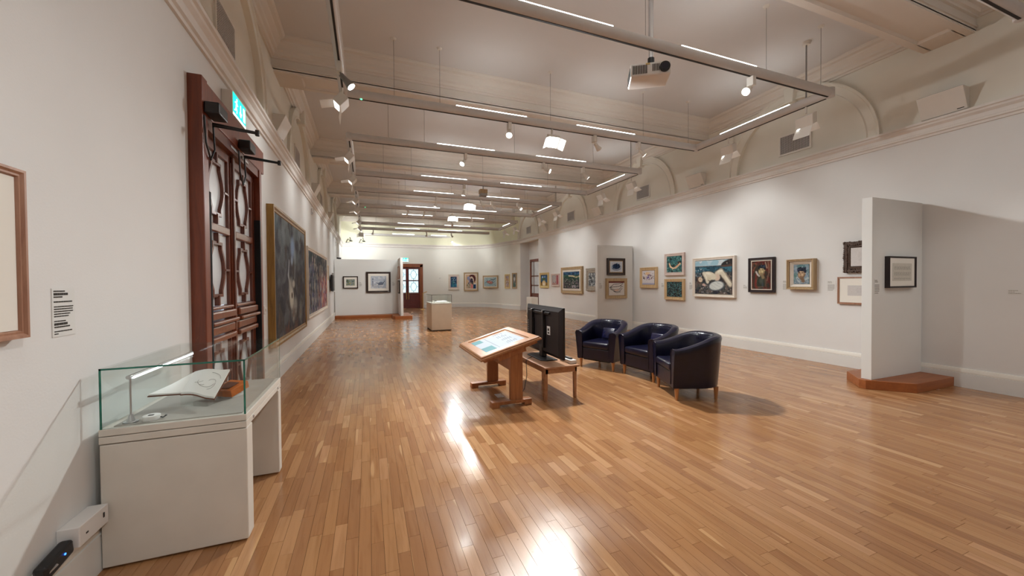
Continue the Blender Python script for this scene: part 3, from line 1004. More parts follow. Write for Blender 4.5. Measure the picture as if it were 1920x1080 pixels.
def art_bowl(w, h):
    p = Paint(w, h, 'c3c9d2', 23)
    p.ell(0.5, 0.45, 0.42, 0.33, 0, '8d9bb0', 0.1).ell(0.5, 0.48, 0.38, 0.28, 0, 'b9c3d0', 0.1).ell(0.5, 0.52, 0.34, 0.27, 0, '20304c', 0.15)
    p.dabs(46, ['141d30', '2c4468', '4a6a90', '101828'], 0.06, 0.2, 0.8, 0.35, 0.8)
    p.line([(0.14, 0.32), (0.3, 0.2), (0.6, 0.16), (0.85, 0.3)], 0.02, '3b4c66')
    return p.lin()


def art_fish(w, h):
    p = Paint(w, h, 'd3cfcb', 29)
    p.rect(-0.1, 1.1, 0.9, 1.1, '6b2c28')
    for q in ([(0.05, 0.55), (0.3, 0.8), (0.6, 0.82), (0.9, 0.9)], [(0.08, 0.6), (0.35, 0.62), (0.7, 0.66), (0.92, 0.85)], [(0.1, 0.5), (0.35, 0.4), (0.68, 0.44), (0.8, 0.6)], [(0.1, 0.45), (0.4, 0.28), (0.7, 0.3), (0.85, 0.5)], [(0.3, 0.3), (0.5, 0.18), (0.75, 0.25)], [(0.72, 0.7), (0.9, 0.62)], [(0.05, 0.55), (0.2, 0.55)]):
        p.line(q, 0.022, '3a3a3c')
    p.ell(0.5, 0.37, 0.2, 0.08, 5, 'e0b8a0', 0.5, 0.8)
    return p.lin()


def face(p, cx, cy, r, skin, shade, hair, hi):
    """a loosely brushed three-quarter head looking left and down"""
    a = p.asp
    q = lambda x, y: (cx + x * r / a, cy + y * r)
    p.line([q(0.1, -0.9), q(0.35, -1.5)], r * 0.45, shade)
    p.ell(*q(0.05, -0.1), 0.78 * r / a, 1.02 * r, -12, shade, 0.12)
    p.ell(*q(-0.05, -0.05), 0.64 * r / a, 0.92 * r, -12, skin, 0.3)
    p.ell(*q(0.05, 0.42), 0.42 * r / a, 0.28 * r, -8, hi, 0.6, 0.8).ell(*q(0.22, -0.25), 0.22 * r / a, 0.3 * r, -10, hi, 0.7, 0.6)
    p.ell(*q(-0.05, -0.72), 0.42 * r / a, 0.22 * r, -6, shade, 0.5, 0.8)
    p.ell(*q(0.72, 0.05), 0.12 * r / a, 0.24 * r, -10, skin, 0.4)
    p.line([q(-0.62, 0.30), q(-0.25, 0.22)], r * 0.07, '33261f', 0.85).line([q(0.05, 0.25), q(0.45, 0.36)], r * 0.07, '33261f', 0.85)
    p.ell(*q(-0.38, 0.10), 0.15 * r / a, 0.09 * r, 0, '3f322a', 0.7, 0.85).ell(*q(0.25, 0.13), 0.17 * r / a, 0.09 * r, 0, '3f322a', 0.7, 0.85)
    p.line([q(-0.12, 0.15), q(-0.25, -0.25), q(-0.08, -0.30)], r * 0.06, shade, 0.9)
    p.line([q(-0.32, -0.52), q(-0.05, -0.50), q(0.15, -0.54)], r * 0.055, '6b4236', 0.8)
    p.ell(*q(0.10, 0.86), 0.85 * r / a, 0.42 * r, -6, hair, 0.2).ell(*q(0.72, 0.55), 0.26 * r / a, 0.5 * r, 10, hair, 0.3).ell(*q(-0.55, 0.62), 0.24 * r / a, 0.34 * r, 30, hair, 0.3)
    p.dabs(16, [hair, '1a2028', '3c4658', '2c3240'], r * 0.2, cx - r * 0.75 / a, cx + r * 0.9 / a, cy + r * 0.65, cy + r * 1.2)


def art_boy(w, h):
    p = Paint(w, h, '54362e', 31)
    p.mottle(['703a2e', '3c2e2a', '7c4a3a', '3a362e', '5a2a26'], 11, 6, 0.55, 0.06)
    p.line([(0.30, 0.85), (0.15, 0.55), (0.10, 0.2)], 0.05, '3f382e', 0.8).line([(0.86, 0.98), (0.92, 0.6), (0.80, 0.3)], 0.035, '8a6a58', 0.6).line([(0.72, 0.95), (0.80, 0.75)], 0.025, 'b5a08c', 0.8)
    p.line([(0.24, 0.50), (0.2, 0.1)], 0.05, '7c342c', 0.7)
    p.ell(0.50, 0.24, 0.24, 0.25, 0, '33382f', 0.15).ell(0.52, 0.30, 0.16, 0.16, 0, '4a5048', 0.6).ell(0.58, 0.16, 0.07, 0.12, 0, '3f4c58', 0.6, 0.7)
    p.line([(0.70, 0.40), (0.74, 0.1)], 0.03, '5a5040', 0.8).line([(0.35, 0.06), (0.6, 0.08)], 0.03, '7a5a50', 0.7)
    p.line([(0.24, 0.62), (0.32, 0.52), (0.40, 0.47)], 0.045, 'b0a8a4').line([(0.25, 0.6), (0.33, 0.5)], 0.02, 'd0cac4')
    face(p, 0.52, 0.66, 0.165, 'c3b186', '85755a', '1f262c', 'd8c9a0')
    return p.lin()


def art_man(w, h):
    p = Paint(w, h, '8095a0', 37)
    p.mottle(['66828c', '94a4b0', '5a7c80', '8a98a8'], 9, 9, 0.55, 0.06)
    p.ell(0.12, 0.4, 0.14, 0.25, 0, '5a8076', 0.7, 0.7)
    p.ell(0.52, 0.08, 0.46, 0.22, 4, '7c8c98', 0.15).line([(0.22, 0.32), (0.34, 0.16), (0.55, 0.12), (0.92, 0.30)], 0.075, 'a9b4b8').line([(0.24, 0.28), (0.5, 0.10), (0.9, 0.2)], 0.018, '3f5a70', 0.8)
    p.dabs(22, ['9aa8b0', '5f7484', 'b8c0c2'], 0.03, 0.1, 0.95, 0.0, 0.2)
    face(p, 0.50, 0.53, 0.25, 'b89d80', '7c6450', '2a2e40', 'd0b898')
    return p.lin()


def art_city(w, h):
    p = Paint(w, h, '3c4644', 41)
    p.mottle(['2e3c38', '4c6052', '6a6668', '2a2c30', '5a5058'], 12, 12, 0.55, 0.05)
    p.mottle(['2f5a48', '3c6a54', '26403c'], 12, 9, 0.55, 0.05, np.clip((p.V - 0.45) * 6, 0, 1))
    p.rect(-0.1, 1.1, 0.80, 1.1, '2a4866').mottle(['20364e', '3a6080'], 4, 8, 0.5, 0.1, np.clip((p.V - 0.8) * 20, 0, 1))
    p.line([(0.35, 0.76), (0.6, 0.74), (0.8, 0.66), (1.0, 0.72)], 0.05, 'c9bf9e')
    for i in range(24):
        x = p.rs.uniform(0, 1)
        p.line([(x, 0.45), (x + 0.02, p.rs.uniform(0.58, 0.78))], 0.022, ['24382c', '2f5040', '1f2e2c'][i % 3])
    for i in range(70):
        x, y = p.rs.uniform(0, 1), p.rs.uniform(0.02, 0.55)
        s_ = p.rs.uniform(0.015, 0.04)
        p.rect(x, x + s_, y, y + s_ * p.rs.uniform(1, 3), ['a8a4a0', '7f7c84', 'b9b0a4', '3a3c44', '6c5c58', '4f7068'][i % 6], 0.008)
    p.rect(0.55, 0.78, 0.04, 0.2, 'a09ca4').rect(0.62, 0.72, 0.06, 0.12, '2a2a30')
    return p.lin()


def art_abstract(w, h, bg, cols, seed, s=7, dabs=None):
    p = Paint(w, h, bg, seed)
    p.mottle(cols, s, s, 0.55, 0.07)
    if dabs:
        p.dabs(dabs[0], dabs[1], dabs[2], 0.1, 0.9, 0.1, 0.9)
    return p.lin()


def art_yellow(w, h):
    p = Paint(w, h, '3f5c78', 73)
    p.mottle(['35506c', '4c6c8c'], 6, 6, 0.5, 0.1).ell(0.3, 0.8, 0.16, 0.14, 0, 'a9c4e4', 0.5).ell(0.62, 0.82, 0.14, 0.12, 0, '7fa8dc', 0.5)
    p.ell(0.45, 0.62, 0.3, 0.12, 0, '4c6a3c', 0.5).rect(-0.1, 1.1, -0.1, 0.35, '8a6a3c', 0.1)
    p.ell(0.5, 0.2, 0.34, 0.34, 0, 'd8c08c', 0.3).ell(0.5, 0.12, 0.18, 0.2, 0, 'e4d8c8', 0.4).ell(0.12, 0.3, 0.08, 0.12, 0, '3c2c20', 0.4)
    return p.lin()


def art_pink(w, h):
    p = Paint(w, h, 'b49a98', 71)
    p.rect(-0.1, 0.6, 0.2, 1.1, 'a8a4a6', 0.05).rect(0.25, 0.42, 0.25, 0.95, 'c4c4c0', 0.08).rect(0.68, 1.1, 0.05, 1.1, 'a05a62', 0.04).rect(0.55, 0.68, 0.1, 1.1, 'c8b0b0', 0.04)
    p.rect(-0.1, 0.68, -0.1, 0.22, 'b08c80', 0.1).dabs(20, ['8a8088', '7c4a52', 'd0c0bc', '98888c'], 0.05)
    return p.lin()


def art_blueflowers(w, h):
    p = Paint(w, h, '22344e', 83)
    p.mottle(['1c2844', '2c4a6a', '2a2438', '35607c'], 9, 9, 0.55, 0.06)
    p.rect(-0.1, 1.1, -0.1, 0.4, '2f6080', 0.15).mottle(['3a7a94', '28507c'], 9, 9, 0.55, 0.06, np.clip((0.42 - p.V) * 8, 0, 1))
    p.dabs(44, ['6c9cb0', '8ab4c0', '4a7c9c', '5a8ca8'], 0.035, 0.2, 0.85, 0.4, 0.9).dabs(9, ['e0e8ec', 'd0dce8'], 0.03, 0.1, 0.95, 0.6, 0.95)
    p.line([(0.4, 0.5), (0.38, 0.1)], 0.05, '4aa090', 0.8)
    return p.lin()


def art_interior(w, h):
    p = Paint(w, h, 'c8a888', 89)
    p.ell(0.62, 0.70, 0.40, 0.32, 0, '4c2426', 0.15).ell(0.6, 0.6, 0.24, 0.30, 10, 'dcc8b4', 0.2).ell(0.62, 0.52, 0.14, 0.26, 10, '2a2430', 0.3)
    p.ell(0.26, 0.74, 0.16, 0.16, 0, '8088b0', 0.4).line([(0.34, 0.85), (0.34, 0.35)], 0.05, 'a8a8c0').line([(0.42, 0.7), (0.44, 0.4)], 0.04, '403450')
    p.rect(0.72, 1.1, -0.1, 0.32, '1f4068', 0.04).ell(0.60, 0.16, 0.10, 0.2, 0, 'e07c84', 0.4).ell(0.3, 0.2, 0.24, 0.18, 0, 'b0a08c', 0.15)
    p.dabs(14, ['e0d8c0', '7c6a50', '8a948c'], 0.05, 0.12, 0.48, 0.08, 0.32).dabs(12, ['2c2430', '6a5a74', 'd8ccc0'], 0.045, 0.2, 0.7, 0.3, 0.7).ell(0.9, 0.34, 0.12, 0.05, 0, 'dfe4ea', 0.4)
    return p.lin()


def art_redfish(w, h):
    p = Paint(w, h, 'a4b8be', 97)
    p.mottle(['b9c8ca', '8aa6b2', '93b8c0'], 8, 8, 0.55, 0.08)
    p.line([(0.05, 0.38), (0.25, 0.6), (0.2, 0.8)], 0.03, '4f6a84').line([(0.55, 0.80), (0.78, 0.70), (0.92, 0.88)], 0.045, '4a5a68').line([(0.6, 0.84), (0.85, 0.8)], 0.02, '8a98a0').line([(0.75, 0.42), (0.9, 0.55)], 0.025, '5f7890')
    p.line([(0.2, 0.48), (0.4, 0.3), (0.6, 0.22), (0.75, 0.42), (0.5, 0.66), (0.2, 0.48)], 0.025, '4a444c').ell(0.46, 0.45, 0.26, 0.17, -8, 'b4746c', 0.2)
    p.dabs(24, ['d0b0a8', '8f4a48', 'c08078', 'ded0c8'], 0.04, 0.25, 0.7, 0.34, 0.58)
    return p.lin()


def art_boats(w, h):
    p = Paint(w, h, 'b4bcc8', 47)
    p.rect(-0.1, 1.1, -0.1, 0.4, 'b9bbc2', 0.05).mottle(['9eacbc', 'c8ccd2'], 6, 5, 0.55, 0.1)
    p.line([(0.4, 0.45), (0.5, 0.32), (0.75, 0.32), (0.88, 0.58)], 0.035, '4e5566').ell(0.63, 0.42, 0.2, 0.09, 6, '6b7284', 0.2)
    p.line([(0.12, 0.62), (0.13, 0.2)], 0.03, '596070').ell(0.13, 0.75, 0.05, 0.06, 0, '606a7a', 0.3)
    p.line([(0.97, 0.85), (0.9, 0.1)], 0.012, '6a7080').line([(0.05, 0.15), (0.95, 0.12)], 0.012, '7d8494')
    p.dabs(10, ['8a93a4', 'dcdfe4'], 0.04, 0.2, 0.5, 0.3, 0.55)
    return p.lin()


def art_letter(w, h):
    p = Paint(w, h, 'c9c5bb', 53)
    for i in range(17):
        y = 0.92 - i * 0.05
        x = 0.08
        while x < 0.9:
            l_ = p.rs.uniform(0.03, 0.1)
            p.line([(x, y), (min(x + l_, 0.93), y)], 0.010, '8b8880', 0.8)
            x += l_ + 0.03
    return p.lin()


def art_plain(w, h, c1='d6d2cc', c2='c9c6c2'):
    p = Paint(w, h, c1, 59)
    p.rect(0.35, 0.9, 0.28, 0.74, c2)
    return p.lin()


def picture(name, label, cat, loc, rz, w, h, fw, depth, fmat, art, mount=0.0, mmat='mount', group=None, inner=None, slab=False, carved=False):
    """loc: centre of the picture on the wall face; frame fw wide, proud by depth"""
    t = thing(name, label, cat, loc, rz, group)
    W, H = w / 2, h / 2
    prof = [(0.0, 0.0), (0.0, -depth), (fw * 0.3, -depth), (fw * 0.55, -depth * 0.82), (fw * 0.8, -depth * 0.86), (fw, -depth * 0.6), (fw, 0.0)]
    rect = [(-W, -H), (W, -H), (W, H), (-W, H)]
    m = MB().sweep(prof, rect, closed=True)
    m.v = [(x, z, y) for x, y, z in m.v]
    fr = m.build('frame', fmat, t)
    if carved:
        cv = MB()
        r_ = random.Random(5)
        per = [(-W + i * 0.035, s_ * H) for i in range(int(w / 0.035) + 1) for s_ in (-1, 1)] + [(s_ * W, -H + i * 0.035) for i in range(int(h / 0.035) + 1) for s_ in (-1, 1)]
        for x, z in per:
            for q in (0.0, 0.5):
                xx, zz = x * (1 - q * fw / W * 0.9), z * (1 - q * fw / H * 0.9)
                rr = r_.uniform(0.014, 0.03)
                cv.cyl((xx, -depth * 0.55, zz), (xx, -depth - r_.uniform(0.0, 0.015), zz), rr, rr * 0.5, 6)
        cv.build('carving', fmat, fr)['kind'] = 'stuff'
    iw, ih = W - fw, H - fw
    if inner:
        n_w, n_mat = inner
        m = MB().sweep([(0, -depth * 0.5), (0, -depth * 0.7), (n_w, -depth * 0.35), (n_w, -depth * 0.2)], [(-iw, -ih), (iw, -ih), (iw, ih), (-iw, ih)], closed=True)
        m.v = [(x, z, y) for x, y, z in m.v]
        m.build('slip', n_mat, t)
        iw, ih = iw - n_w, ih - n_w
    if mount:
        MB().box(-iw, iw, -depth + 0.016, -depth + 0.019, -ih, ih).build('mount', mmat, t)
        iw, ih = iw - mount, ih - mount
    if art is not None:
        cw, ch = 2 * iw, 2 * ih
        c = art(cw, ch)
        ny, nx = c.shape[:2]
        y = -depth * 0.45 if inner else -depth + 0.0145
        X, Z = np.meshgrid(np.linspace(-iw, iw, nx), np.linspace(-ih, ih, ny))
        me = bpy.data.meshes.new('canvas')
        vv = np.stack([X, np.full_like(X, y), Z], -1).reshape(-1, 3)
        i = np.arange((ny - 1) * (nx - 1))
        a = (i // (nx - 1)) * nx + i % (nx - 1)
        me.from_pydata(vv.tolist(), [], np.stack([a, a + 1, a + nx + 1, a + nx], -1).tolist())
        ca = me.color_attributes.new('paint', 'FLOAT_COLOR', 'POINT')
        ca.data.foreach_set('color', np.concatenate([c, np.ones((ny, nx, 1))], -1).reshape(-1).astype(np.float32))
        me.materials.append(M['canvas'])
        o_ = bpy.data.objects.new('canvas', me)
        COL.objects.link(o_)
        o_.parent = t
        MB().box(-iw, iw, y + 0.0008, -0.001, -ih, ih).build('backing_board', 'f_dark', t)
    return t


RL, RR = math.pi / 2, -math.pi / 2


def on_left(y0, y1, z0, z1):
    return (XL, (y0 + y1) / 2, (z0 + z1) / 2), RL, abs(y1 - y0), z1 - z0


def on_right(y0, y1, z0, z1):
    return (XR, (y0 + y1) / 2, (z0 + z1) / 2), RR, abs(y1 - y0), z1 - z0


def at_wall(x0, y0, x1, y1, z0, z1):
    return ((x0 + x1) / 2, (y0 + y1) / 2, (z0 + z1) / 2), math.atan2(y1 - y0, x1 - x0), math.hypot(x1 - x0, y1 - y0), z1 - z0


G1 = 'pictures hung on the left wall'
picture('painting', 'huge grey canvas of a pale robed figure in gilt frame beside the mahogany door', 'painting', *on_left(6.60, 9.72, 0.58, 2.76), 0.11, 0.10, 'f_gold', art_queen, group=G1)
picture('painting', 'wide dark canvas with red and blue vertical strokes farther along left wall', 'painting', *on_left(10.15, 14.70, 0.70, 2.46), 0.10, 0.09, 'f_cream', art_strips, group=G1)
picture('framed_print', 'empty-looking white sheet in oak frame at the left picture edge', 'picture', *on_left(1.55, 2.255, 1.33, 2.04), 0.035, 0.05, 'f_rose', lambda w, h: art_plain(w, h, 'cfcbc4', 'cbc7c1'), 0.10, group=G1)
picture('framed_print', 'thin small oak-framed sheet past the wide dark canvas on left wall', 'picture', *on_left(15.1, 15.6, 1.68, 2.22), 0.04, 0.05, 'f_oak', lambda w, h: art_abstract(w, h, 'b8b0a4', ['8a8378', 'cfc8bc'], 61), group=G1)
G2 = 'pictures hung on the right wall'
picture('painting', 'large reclining pale nude by the sea in cream frame', 'painting', *on_right(6.28, 7.48, 1.15, 2.13), 0.075, 0.08, 'f_cream', art_nude, group=G2)
picture('painting', 'portrait of a dark-haired sitter in brown and red, thin black frame', 'painting', *on_right(5.39, 5.96, 1.29, 2.04), 0.055, 0.06, 'f_black', art_boy, 0.02, 'f_cream', group=G2)
picture('painting', 'blue-grey portrait head in a deep cream box frame', 'painting', *on_right(4.62, 5.11, 1.37, 1.96), 0.05, 0.11, 'f_tan', art_man, inner=(0.055, 'f_cream'), group=G2)
picture('framed_print', 'dark carved frame round a white sheet, half behind the near partition', 'picture', *on_right(3.66, 4.15, 1.69, 2.20), 0.095, 0.07, 'f_carved', lambda w, h: art_plain(w, h, 'd0cccb', 'cbc7c6'), group=G2, carved=True)
picture('framed_print', 'pale oak frame with wide white mount, half behind the near partition', 'picture', *on_right(3.60, 4.26, 1.12, 1.60), 0.03, 0.05, 'f_rose', lambda w, h: art_plain(w, h, 'c9c5c3', 'c4c0bf'), 0.12, group=G2)
picture('painting', 'small fruit still life in orange wooden frame left of the stacked pair', 'painting', *on_right(8.81, 9.54, 1.35, 1.97), 0.10, 0.06, 'f_oak', art_flowers, group=G2)
picture('painting', 'teal picture with a curved pale figure, pinkish frame, upper of a pair', 'painting', *on_right(7.79, 8.50, 1.71, 2.32), 0.085, 0.06, 'f_pink', art_mermaid, group=G2)
picture('painting', 'dark teal leafy picture in tan frame, lower of a pair', 'painting', *on_right(7.79, 8.50, 1.03, 1.61), 0.085, 0.06, 'f_oak', art_teal, group=G2)
picture('painting', 'dark green townscape under a blue sky in wide cream frame', 'painting', *on_right(12.90, 14.62, 1.07, 2.17), 0.12, 0.09, 'f_tan', art_city, 0.08, 'f_cream', group=G2)
picture('painting', 'ornate silvery frame half hidden by the partition behind the armchairs', 'painting', *on_right(11.7, 12.60, 1.22, 2.04), 0.16, 0.08, 'f_silver', lambda w, h: art_abstract(w, h, '6d7478', ['8f979c', '4a4f55', 'b8bec2'], 67), group=G2, carved=True)
picture('painting', 'small rose-grey picture in pinkish frame left of the green townscape', 'painting', *on_right(14.88, 15.63, 1.35, 1.92), 0.07, 0.05, 'f_pink', art_pink, group=G2)
picture('painting', 'yellow and blue picture in ochre frame nearest the alcove', 'painting', *on_right(15.93, 16.87, 1.27, 2.00), 0.11, 0.06, 'f_ochre', art_yellow, group=G2)
G3 = 'pictures on the display partitions'
picture('painting', 'bowl of dark blue fruit in a black-brown frame, upper on the middle partition', 'painting', (7.263, 9.90, 2.013), 0, 0.66, 0.53, 0.08, 0.06, 'f_dark', art_bowl, 0.02, 'f_tan', group=G3)
picture('painting', 'line drawing of fish on white in tan frame, lower on the middle partition', 'painting', (7.274, 9.90, 1.335), 0, 0.78, 0.63, 0.10, 0.06, 'f_tan', art_fish, group=G3)
picture('framed_print', 'handwritten letter mounted in a thin black-brown frame on the near partition', 'picture', (7.28, 3.15, 1.655), 0, 0.69, 0.455, 0.025, 0.06, 'f_black', art_letter, 0.075, group=G3)
picture('framed_print', 'small green landscape print in brown frame on the far left partition', 'picture', (-0.725, 18.40, 1.60), 0, 0.62, 0.55, 0.045, 0.05, 'f_dark', lambda w, h: art_abstract(w, h, '9aa090', ['5f7a5c', 'b3a878', '47584c', '7f8c94'], 79), 0.09, group=G3)
picture('framed_print', 'blue-grey print of boats with white mount in dark frame', 'picture', (0.46, 18.40, 1.60), 0, 1.06, 0.955, 0.085, 0.06, 'f_dark', art_boats, 0.11, group=G3)
picture('framed_print', 'narrow brown frame seen edge-on, upper on the far partition wing', 'picture', (1.32, 17.65, 2.02), RR, 0.7, 0.56, 0.05, 0.05, 'f_rose', lambda w, h: art_plain(w, h), group=G3)
picture('framed_print', 'narrow dark frame seen edge-on, lower on the far partition wing', 'picture', (1.32, 17.65, 1.38), RR, 0.7, 0.58, 0.05, 0.05, 'f_dark', lambda w, h: art_plain(w, h), group=G3)
G4 = 'pictures hung on the far wall'
picture('painting', 'blue flower piece in cream frame, leftmost picture on the far wall', 'painting', *at_wall(4.80, 23.965, 5.47, 23.82, 1.11, 2.09), 0.08, 0.06, 'f_cream', art_blueflowers, 0.07, 'f_pink', group=G4)
picture('painting', 'dark brown and white figure picture in bronze frame on the far wall', 'painting', *at_wall(5.77, 23.70, 6.56, 23.19, 1.03, 2.20), 0.08, 0.07, 'f_tan', art_interior, 0.06, 'f_cream', group=G4)
picture('painting', 'pale blue picture with a red fish in cream frame on the far wall', 'painting', *at_wall(6.83, 22.92, 7.43, 21.78, 1.20, 1.98), 0.07, 0.06, 'f_tan', art_redfish, 0.05, 'f_cream', group=G4)
picture('painting', 'narrow pale picture in ochre frame, left of two on angled end wall', 'painting', *at_wall(7.575, 20.92, 7.70, 20.46, 1.19, 2.02), 0.07, 0.05, 'f_ochre', lambda w, h: art_abstract(w, h, 'a89a9c', ['c3b4b0', '8a7f88', 'b09068'], 101), group=G4)
picture('painting', 'narrow picture with white flower in brown frame, right of two on angled end wall', 'painting', *at_wall(7.765, 20.22, 7.88, 19.80, 1.20, 2.08), 0.07, 0.05, 'f_tan', lambda w, h: Paint(w, h, '6a6a68', 103).mottle(['4c5450', '8a8c88'], 6, 6, 0.55, 0.1).ell(0.5, 0.62, 0.3, 0.2, 0, 'd8d8d4', 0.4).rect(0.3, 0.7, 0.0, 0.4, '4a7a68', 0.1).lin(), group=G4)

# ------------------------------------------------------------------ wall labels


def wall_label(label, loc, rz, w, h, lines, ink='print_grey', plate=True):
    """lines: list of (relative z 0..1 from top, relative length, boldness)"""
    t = thing('wall_label', label, 'wall label', loc, rz, 'printed wall labels')
    if plate:
        MB().box(-w / 2, w / 2, -0.003, 0, -h / 2, h / 2).build('card', 'panel', t)
    m = MB()
    r_ = random.Random(int(abs(loc[1] * 100)))
    for zz, ln, bd in lines:
        x = -w / 2 * 0.86
        end = x + ln * w * 0.86
        hgt = h * 0.022 * bd
        while x < end - 0.002:
            l_ = min(r_.uniform(0.05, 0.16) * w, end - x)
            m.box(x, x + l_, -0.0045, -0.003, h / 2 - zz * h - hgt, h / 2 - zz * h + hgt)
            x += l_ + 0.022 * w
    m.build('print_lines', ink, t)
    return t


BIG = [(0.06, 0.55, 0.6), (0.12, 0.72, 1.1), (0.18, 0.42, 0.6), (0.28, 0.95, 0.6), (0.38, 0.97, 0.5), (0.43, 0.94, 0.5), (0.48, 0.95, 0.5), (0.53, 0.8, 0.5), (0.58, 0.72, 0.5), (0.68, 0.58, 0.5), (0.74, 0.65, 1.1), (0.80, 0.8, 0.6), (0.89, 0.88, 0.5), (0.94, 0.18, 0.5)]
SMALL = [(0.1, 0.5, 1.2), (0.2, 0.6, 1.2), (0.4, 0.9, 1), (0.5, 0.92, 1), (0.6, 0.9, 1), (0.7, 0.94, 1), (0.8, 0.88, 1), (0.92, 0.7, 1)]
wall_label('long printed text label beside the glass display case on left wall', (XL, 2.535, 1.42), RL, 0.15, 0.235, BIG, 'print')
wall_label('grey text label left of the letter on the near partition', (6.75, 3.15, 1.45), 0, 0.135, 0.22, SMALL)
wall_label('faint text label right of the deep-framed portrait', (XR, 4.375, 1.44), RR, 0.14, 0.19, SMALL)
wall_label('faint text label between the two portraits', (XR, 5.185, 1.45), RR, 0.13, 0.20, SMALL)
wall_label('faint small label between the nude and the red-brown portrait', (XR, 6.07, 1.40), RR, 0.11, 0.11, SMALL[:6])
wall_label('short dark text label alone at the right picture edge', (XR, 2.27, 1.372), RR, 0.13, 0.06, [(0.2, 0.7, 2.5), (0.5, 0.5, 2), (0.8, 0.95, 2.5)], 'print_grey')
wall_label('faint label right of the orange-framed still life', (XR, 8.62, 1.42), RR, 0.11, 0.15, SMALL[:6])
wall_label('faint label left of the large nude', (XR, 7.60, 1.42), RR, 0.12, 0.20, SMALL)
wall_label('faint label left of the stacked pair on the middle partition', (6.72, 9.90, 1.42), 0, 0.13, 0.18, SMALL)
wall_label('pale grey label right of the small landscape print', (-0.30, 18.40, 1.52), 0, 0.12, 0.2, SMALL)
wall_label('pale grey label right of the boat print', (1.12, 18.40, 1.52), 0, 0.13, 0.2, SMALL)
wall_label('tiny label beside the blue flower piece on far wall', (4.30, YF, 1.84), 0, 0.16, 0.05, [(0.3, 0.9, 3), (0.7, 0.5, 3)], 'print')

# ------------------------------------------------------------------ small things on the left wall
t = thing('wall_screen', 'black wall-mounted screen near the far left partition', 'screen', (XL, 16.6, 1.58), RL)
MB().box(-0.33, 0.33, -0.13, -0.05, -0.32, 0.32).build('screen_body', 'black', t, bevel=0.01)
MB().box(-0.12, 0.12, -0.05, 0, -0.12, 0.12).build('bracket', 'grey', t)
t = thing('hook_panel', 'slim grey panel with a hook beside the black wall screen', 'panel', (XL, 17.62, 1.6), RL)
MB().box(-0.2, 0.2, -0.06, 0, -0.38, 0.40).build('panel_body', 'grey', t, bevel=0.01)
MB().box(-0.05, 0.05, -0.10, -0.06, -0.40, -0.34).build('hook', 'white', t)
for i, (yy, zz) in enumerate(((11.5, 3.50), (19.6, 3.42))):
    t = thing('wall_sensor', ('small grey sensor box under the cornice above the wide dark canvas', 'small grey sensor box under the cornice near the far left corner')[i], 'sensor', (XL, yy, zz), RL)
    MB().box(-0.06, 0.06, -0.035, 0, -0.08, 0.08).build('box', 'rail', t, bevel=0.006)
    MB().box(-0.02, 0.02, -0.042, -0.035, -0.05, -0.02).build('lens', 'black', t)
t = thing('light_switch', 'white wall switch beside the right jamb of the mahogany door', 'switch', (XL, 6.32, 1.18), RL)
MB().box(-0.05, 0.05, -0.03, 0, -0.06, 0.06).build('plate', 'white', t, bevel=0.005)
MB().box(-0.015, 0.015, -0.04, -0.03, -0.02, 0.02).build('rocker', 'offwhite', t)

# power box and plug on the left baseboard
t = thing('power_box', 'white plastic socket box on the baseboard beside the display case', 'socket box', (XL, 2.58, 0.32))
MB().box(0.0, 0.085, -0.13, 0.09, -0.045, 0.055).build('casing', 'white', t, bevel=0.004)
MB().box(0.085, 0.087, 0.045, 0.055, 0.0, 0.025).build('switch', 'black', t)
MB().box(0.085, 0.087, -0.085, -0.07, -0.005, 0.003).build('screw', 'black', t)
t = thing('power_adapter', 'black power adapter with a blue light plugged into white socket box', 'power adapter', (XL, 2.36, 0.29))
MB().obox((0.045, 0.0, -0.005), (0, 1, 0.18), (1, 0, 0), (0, -0.18, 1), (0.17, 0.05, 0.07)).build('body', 'black', t, bevel=0.012)
MB().tube([(0.045, 0.08, 0.02), (0.045, 0.086, 0.025)], 0.018, 8).build('lead', 'black', t, smooth=True)
MB().cyl((0.071, 0.02, 0.005), (0.073, 0.02, 0.005), 0.005, n=8).build('indicator', 'blue_led', t)
MB().cyl((0.065, -0.07, -0.02), (0.072, -0.03, -0.01), 0.006, n=6).build('prong', 'steel', t)

# ================================================================== DISPLAY CASE (left)
CX0, CX1, CY0, CY1 = -1.365, -0.692, 2.68, 3.63
t = thing('display_case', 'low cream display case with glass top standing by the left wall', 'display case', ((CX0 + CX1) / 2, (CY0 + CY1) / 2, 0))
ox, oy = t.location.x, t.location.y


def cb(x0, x1, y0, y1, z0, z1):
    return MB().box(x0 - ox, x1 - ox, y0 - oy, y1 - oy, z0, z1)


cb(CX0, CX1, CY0 + 0.004, CY0 + 0.12, 0.012, 0.684).build('side_panel', 'case', t, bevel=0.006)
cb(CX0, CX1, CY1 - 0.09, CY1 - 0.004, 0.012, 0.684).build('side_panel', 'case', t, bevel=0.006)
cb(CX0, CX0 + 0.03, CY0 + 0.12, CY1 - 0.09, 0.1, 0.684).build('back_panel', 'case', t)
cb(CX0, CX1, CY0, CY1, 0.69, 0.728).build('deck', 'case', t, bevel=0.003)
cb(CX0, CX1, CY0, CY1, 0.732, 0.77).build('deck_rim', 'case', t, bevel=0.003)
cb(CX0 + 0.05, CX1 - 0.03, CY0 + 0.03, CY1 - 0.03, 0.77, 0.775).build('display_bed', 'case_fabric', t)
for yy in (CY0 + 0.14, CY1 - 0.12):
    MB().cyl((CX1 - ox, yy - oy, 0.71), (CX1 + 0.006 - ox, yy - oy, 0.71), 0.009, n=10).build('lock', 'steel', t, smooth=True)
GT, g0, g1 = 0.010, 0.77, 1.10
gx0, gx1, gy0, gy1 = CX0 + 0.006, CX1 - 0.004, CY0 + 0.004, CY1 - 0.004
cb(gx0, gx1, gy0, gy0 + GT, g0, g1 - GT).build('glass_pane', 'glass', t)
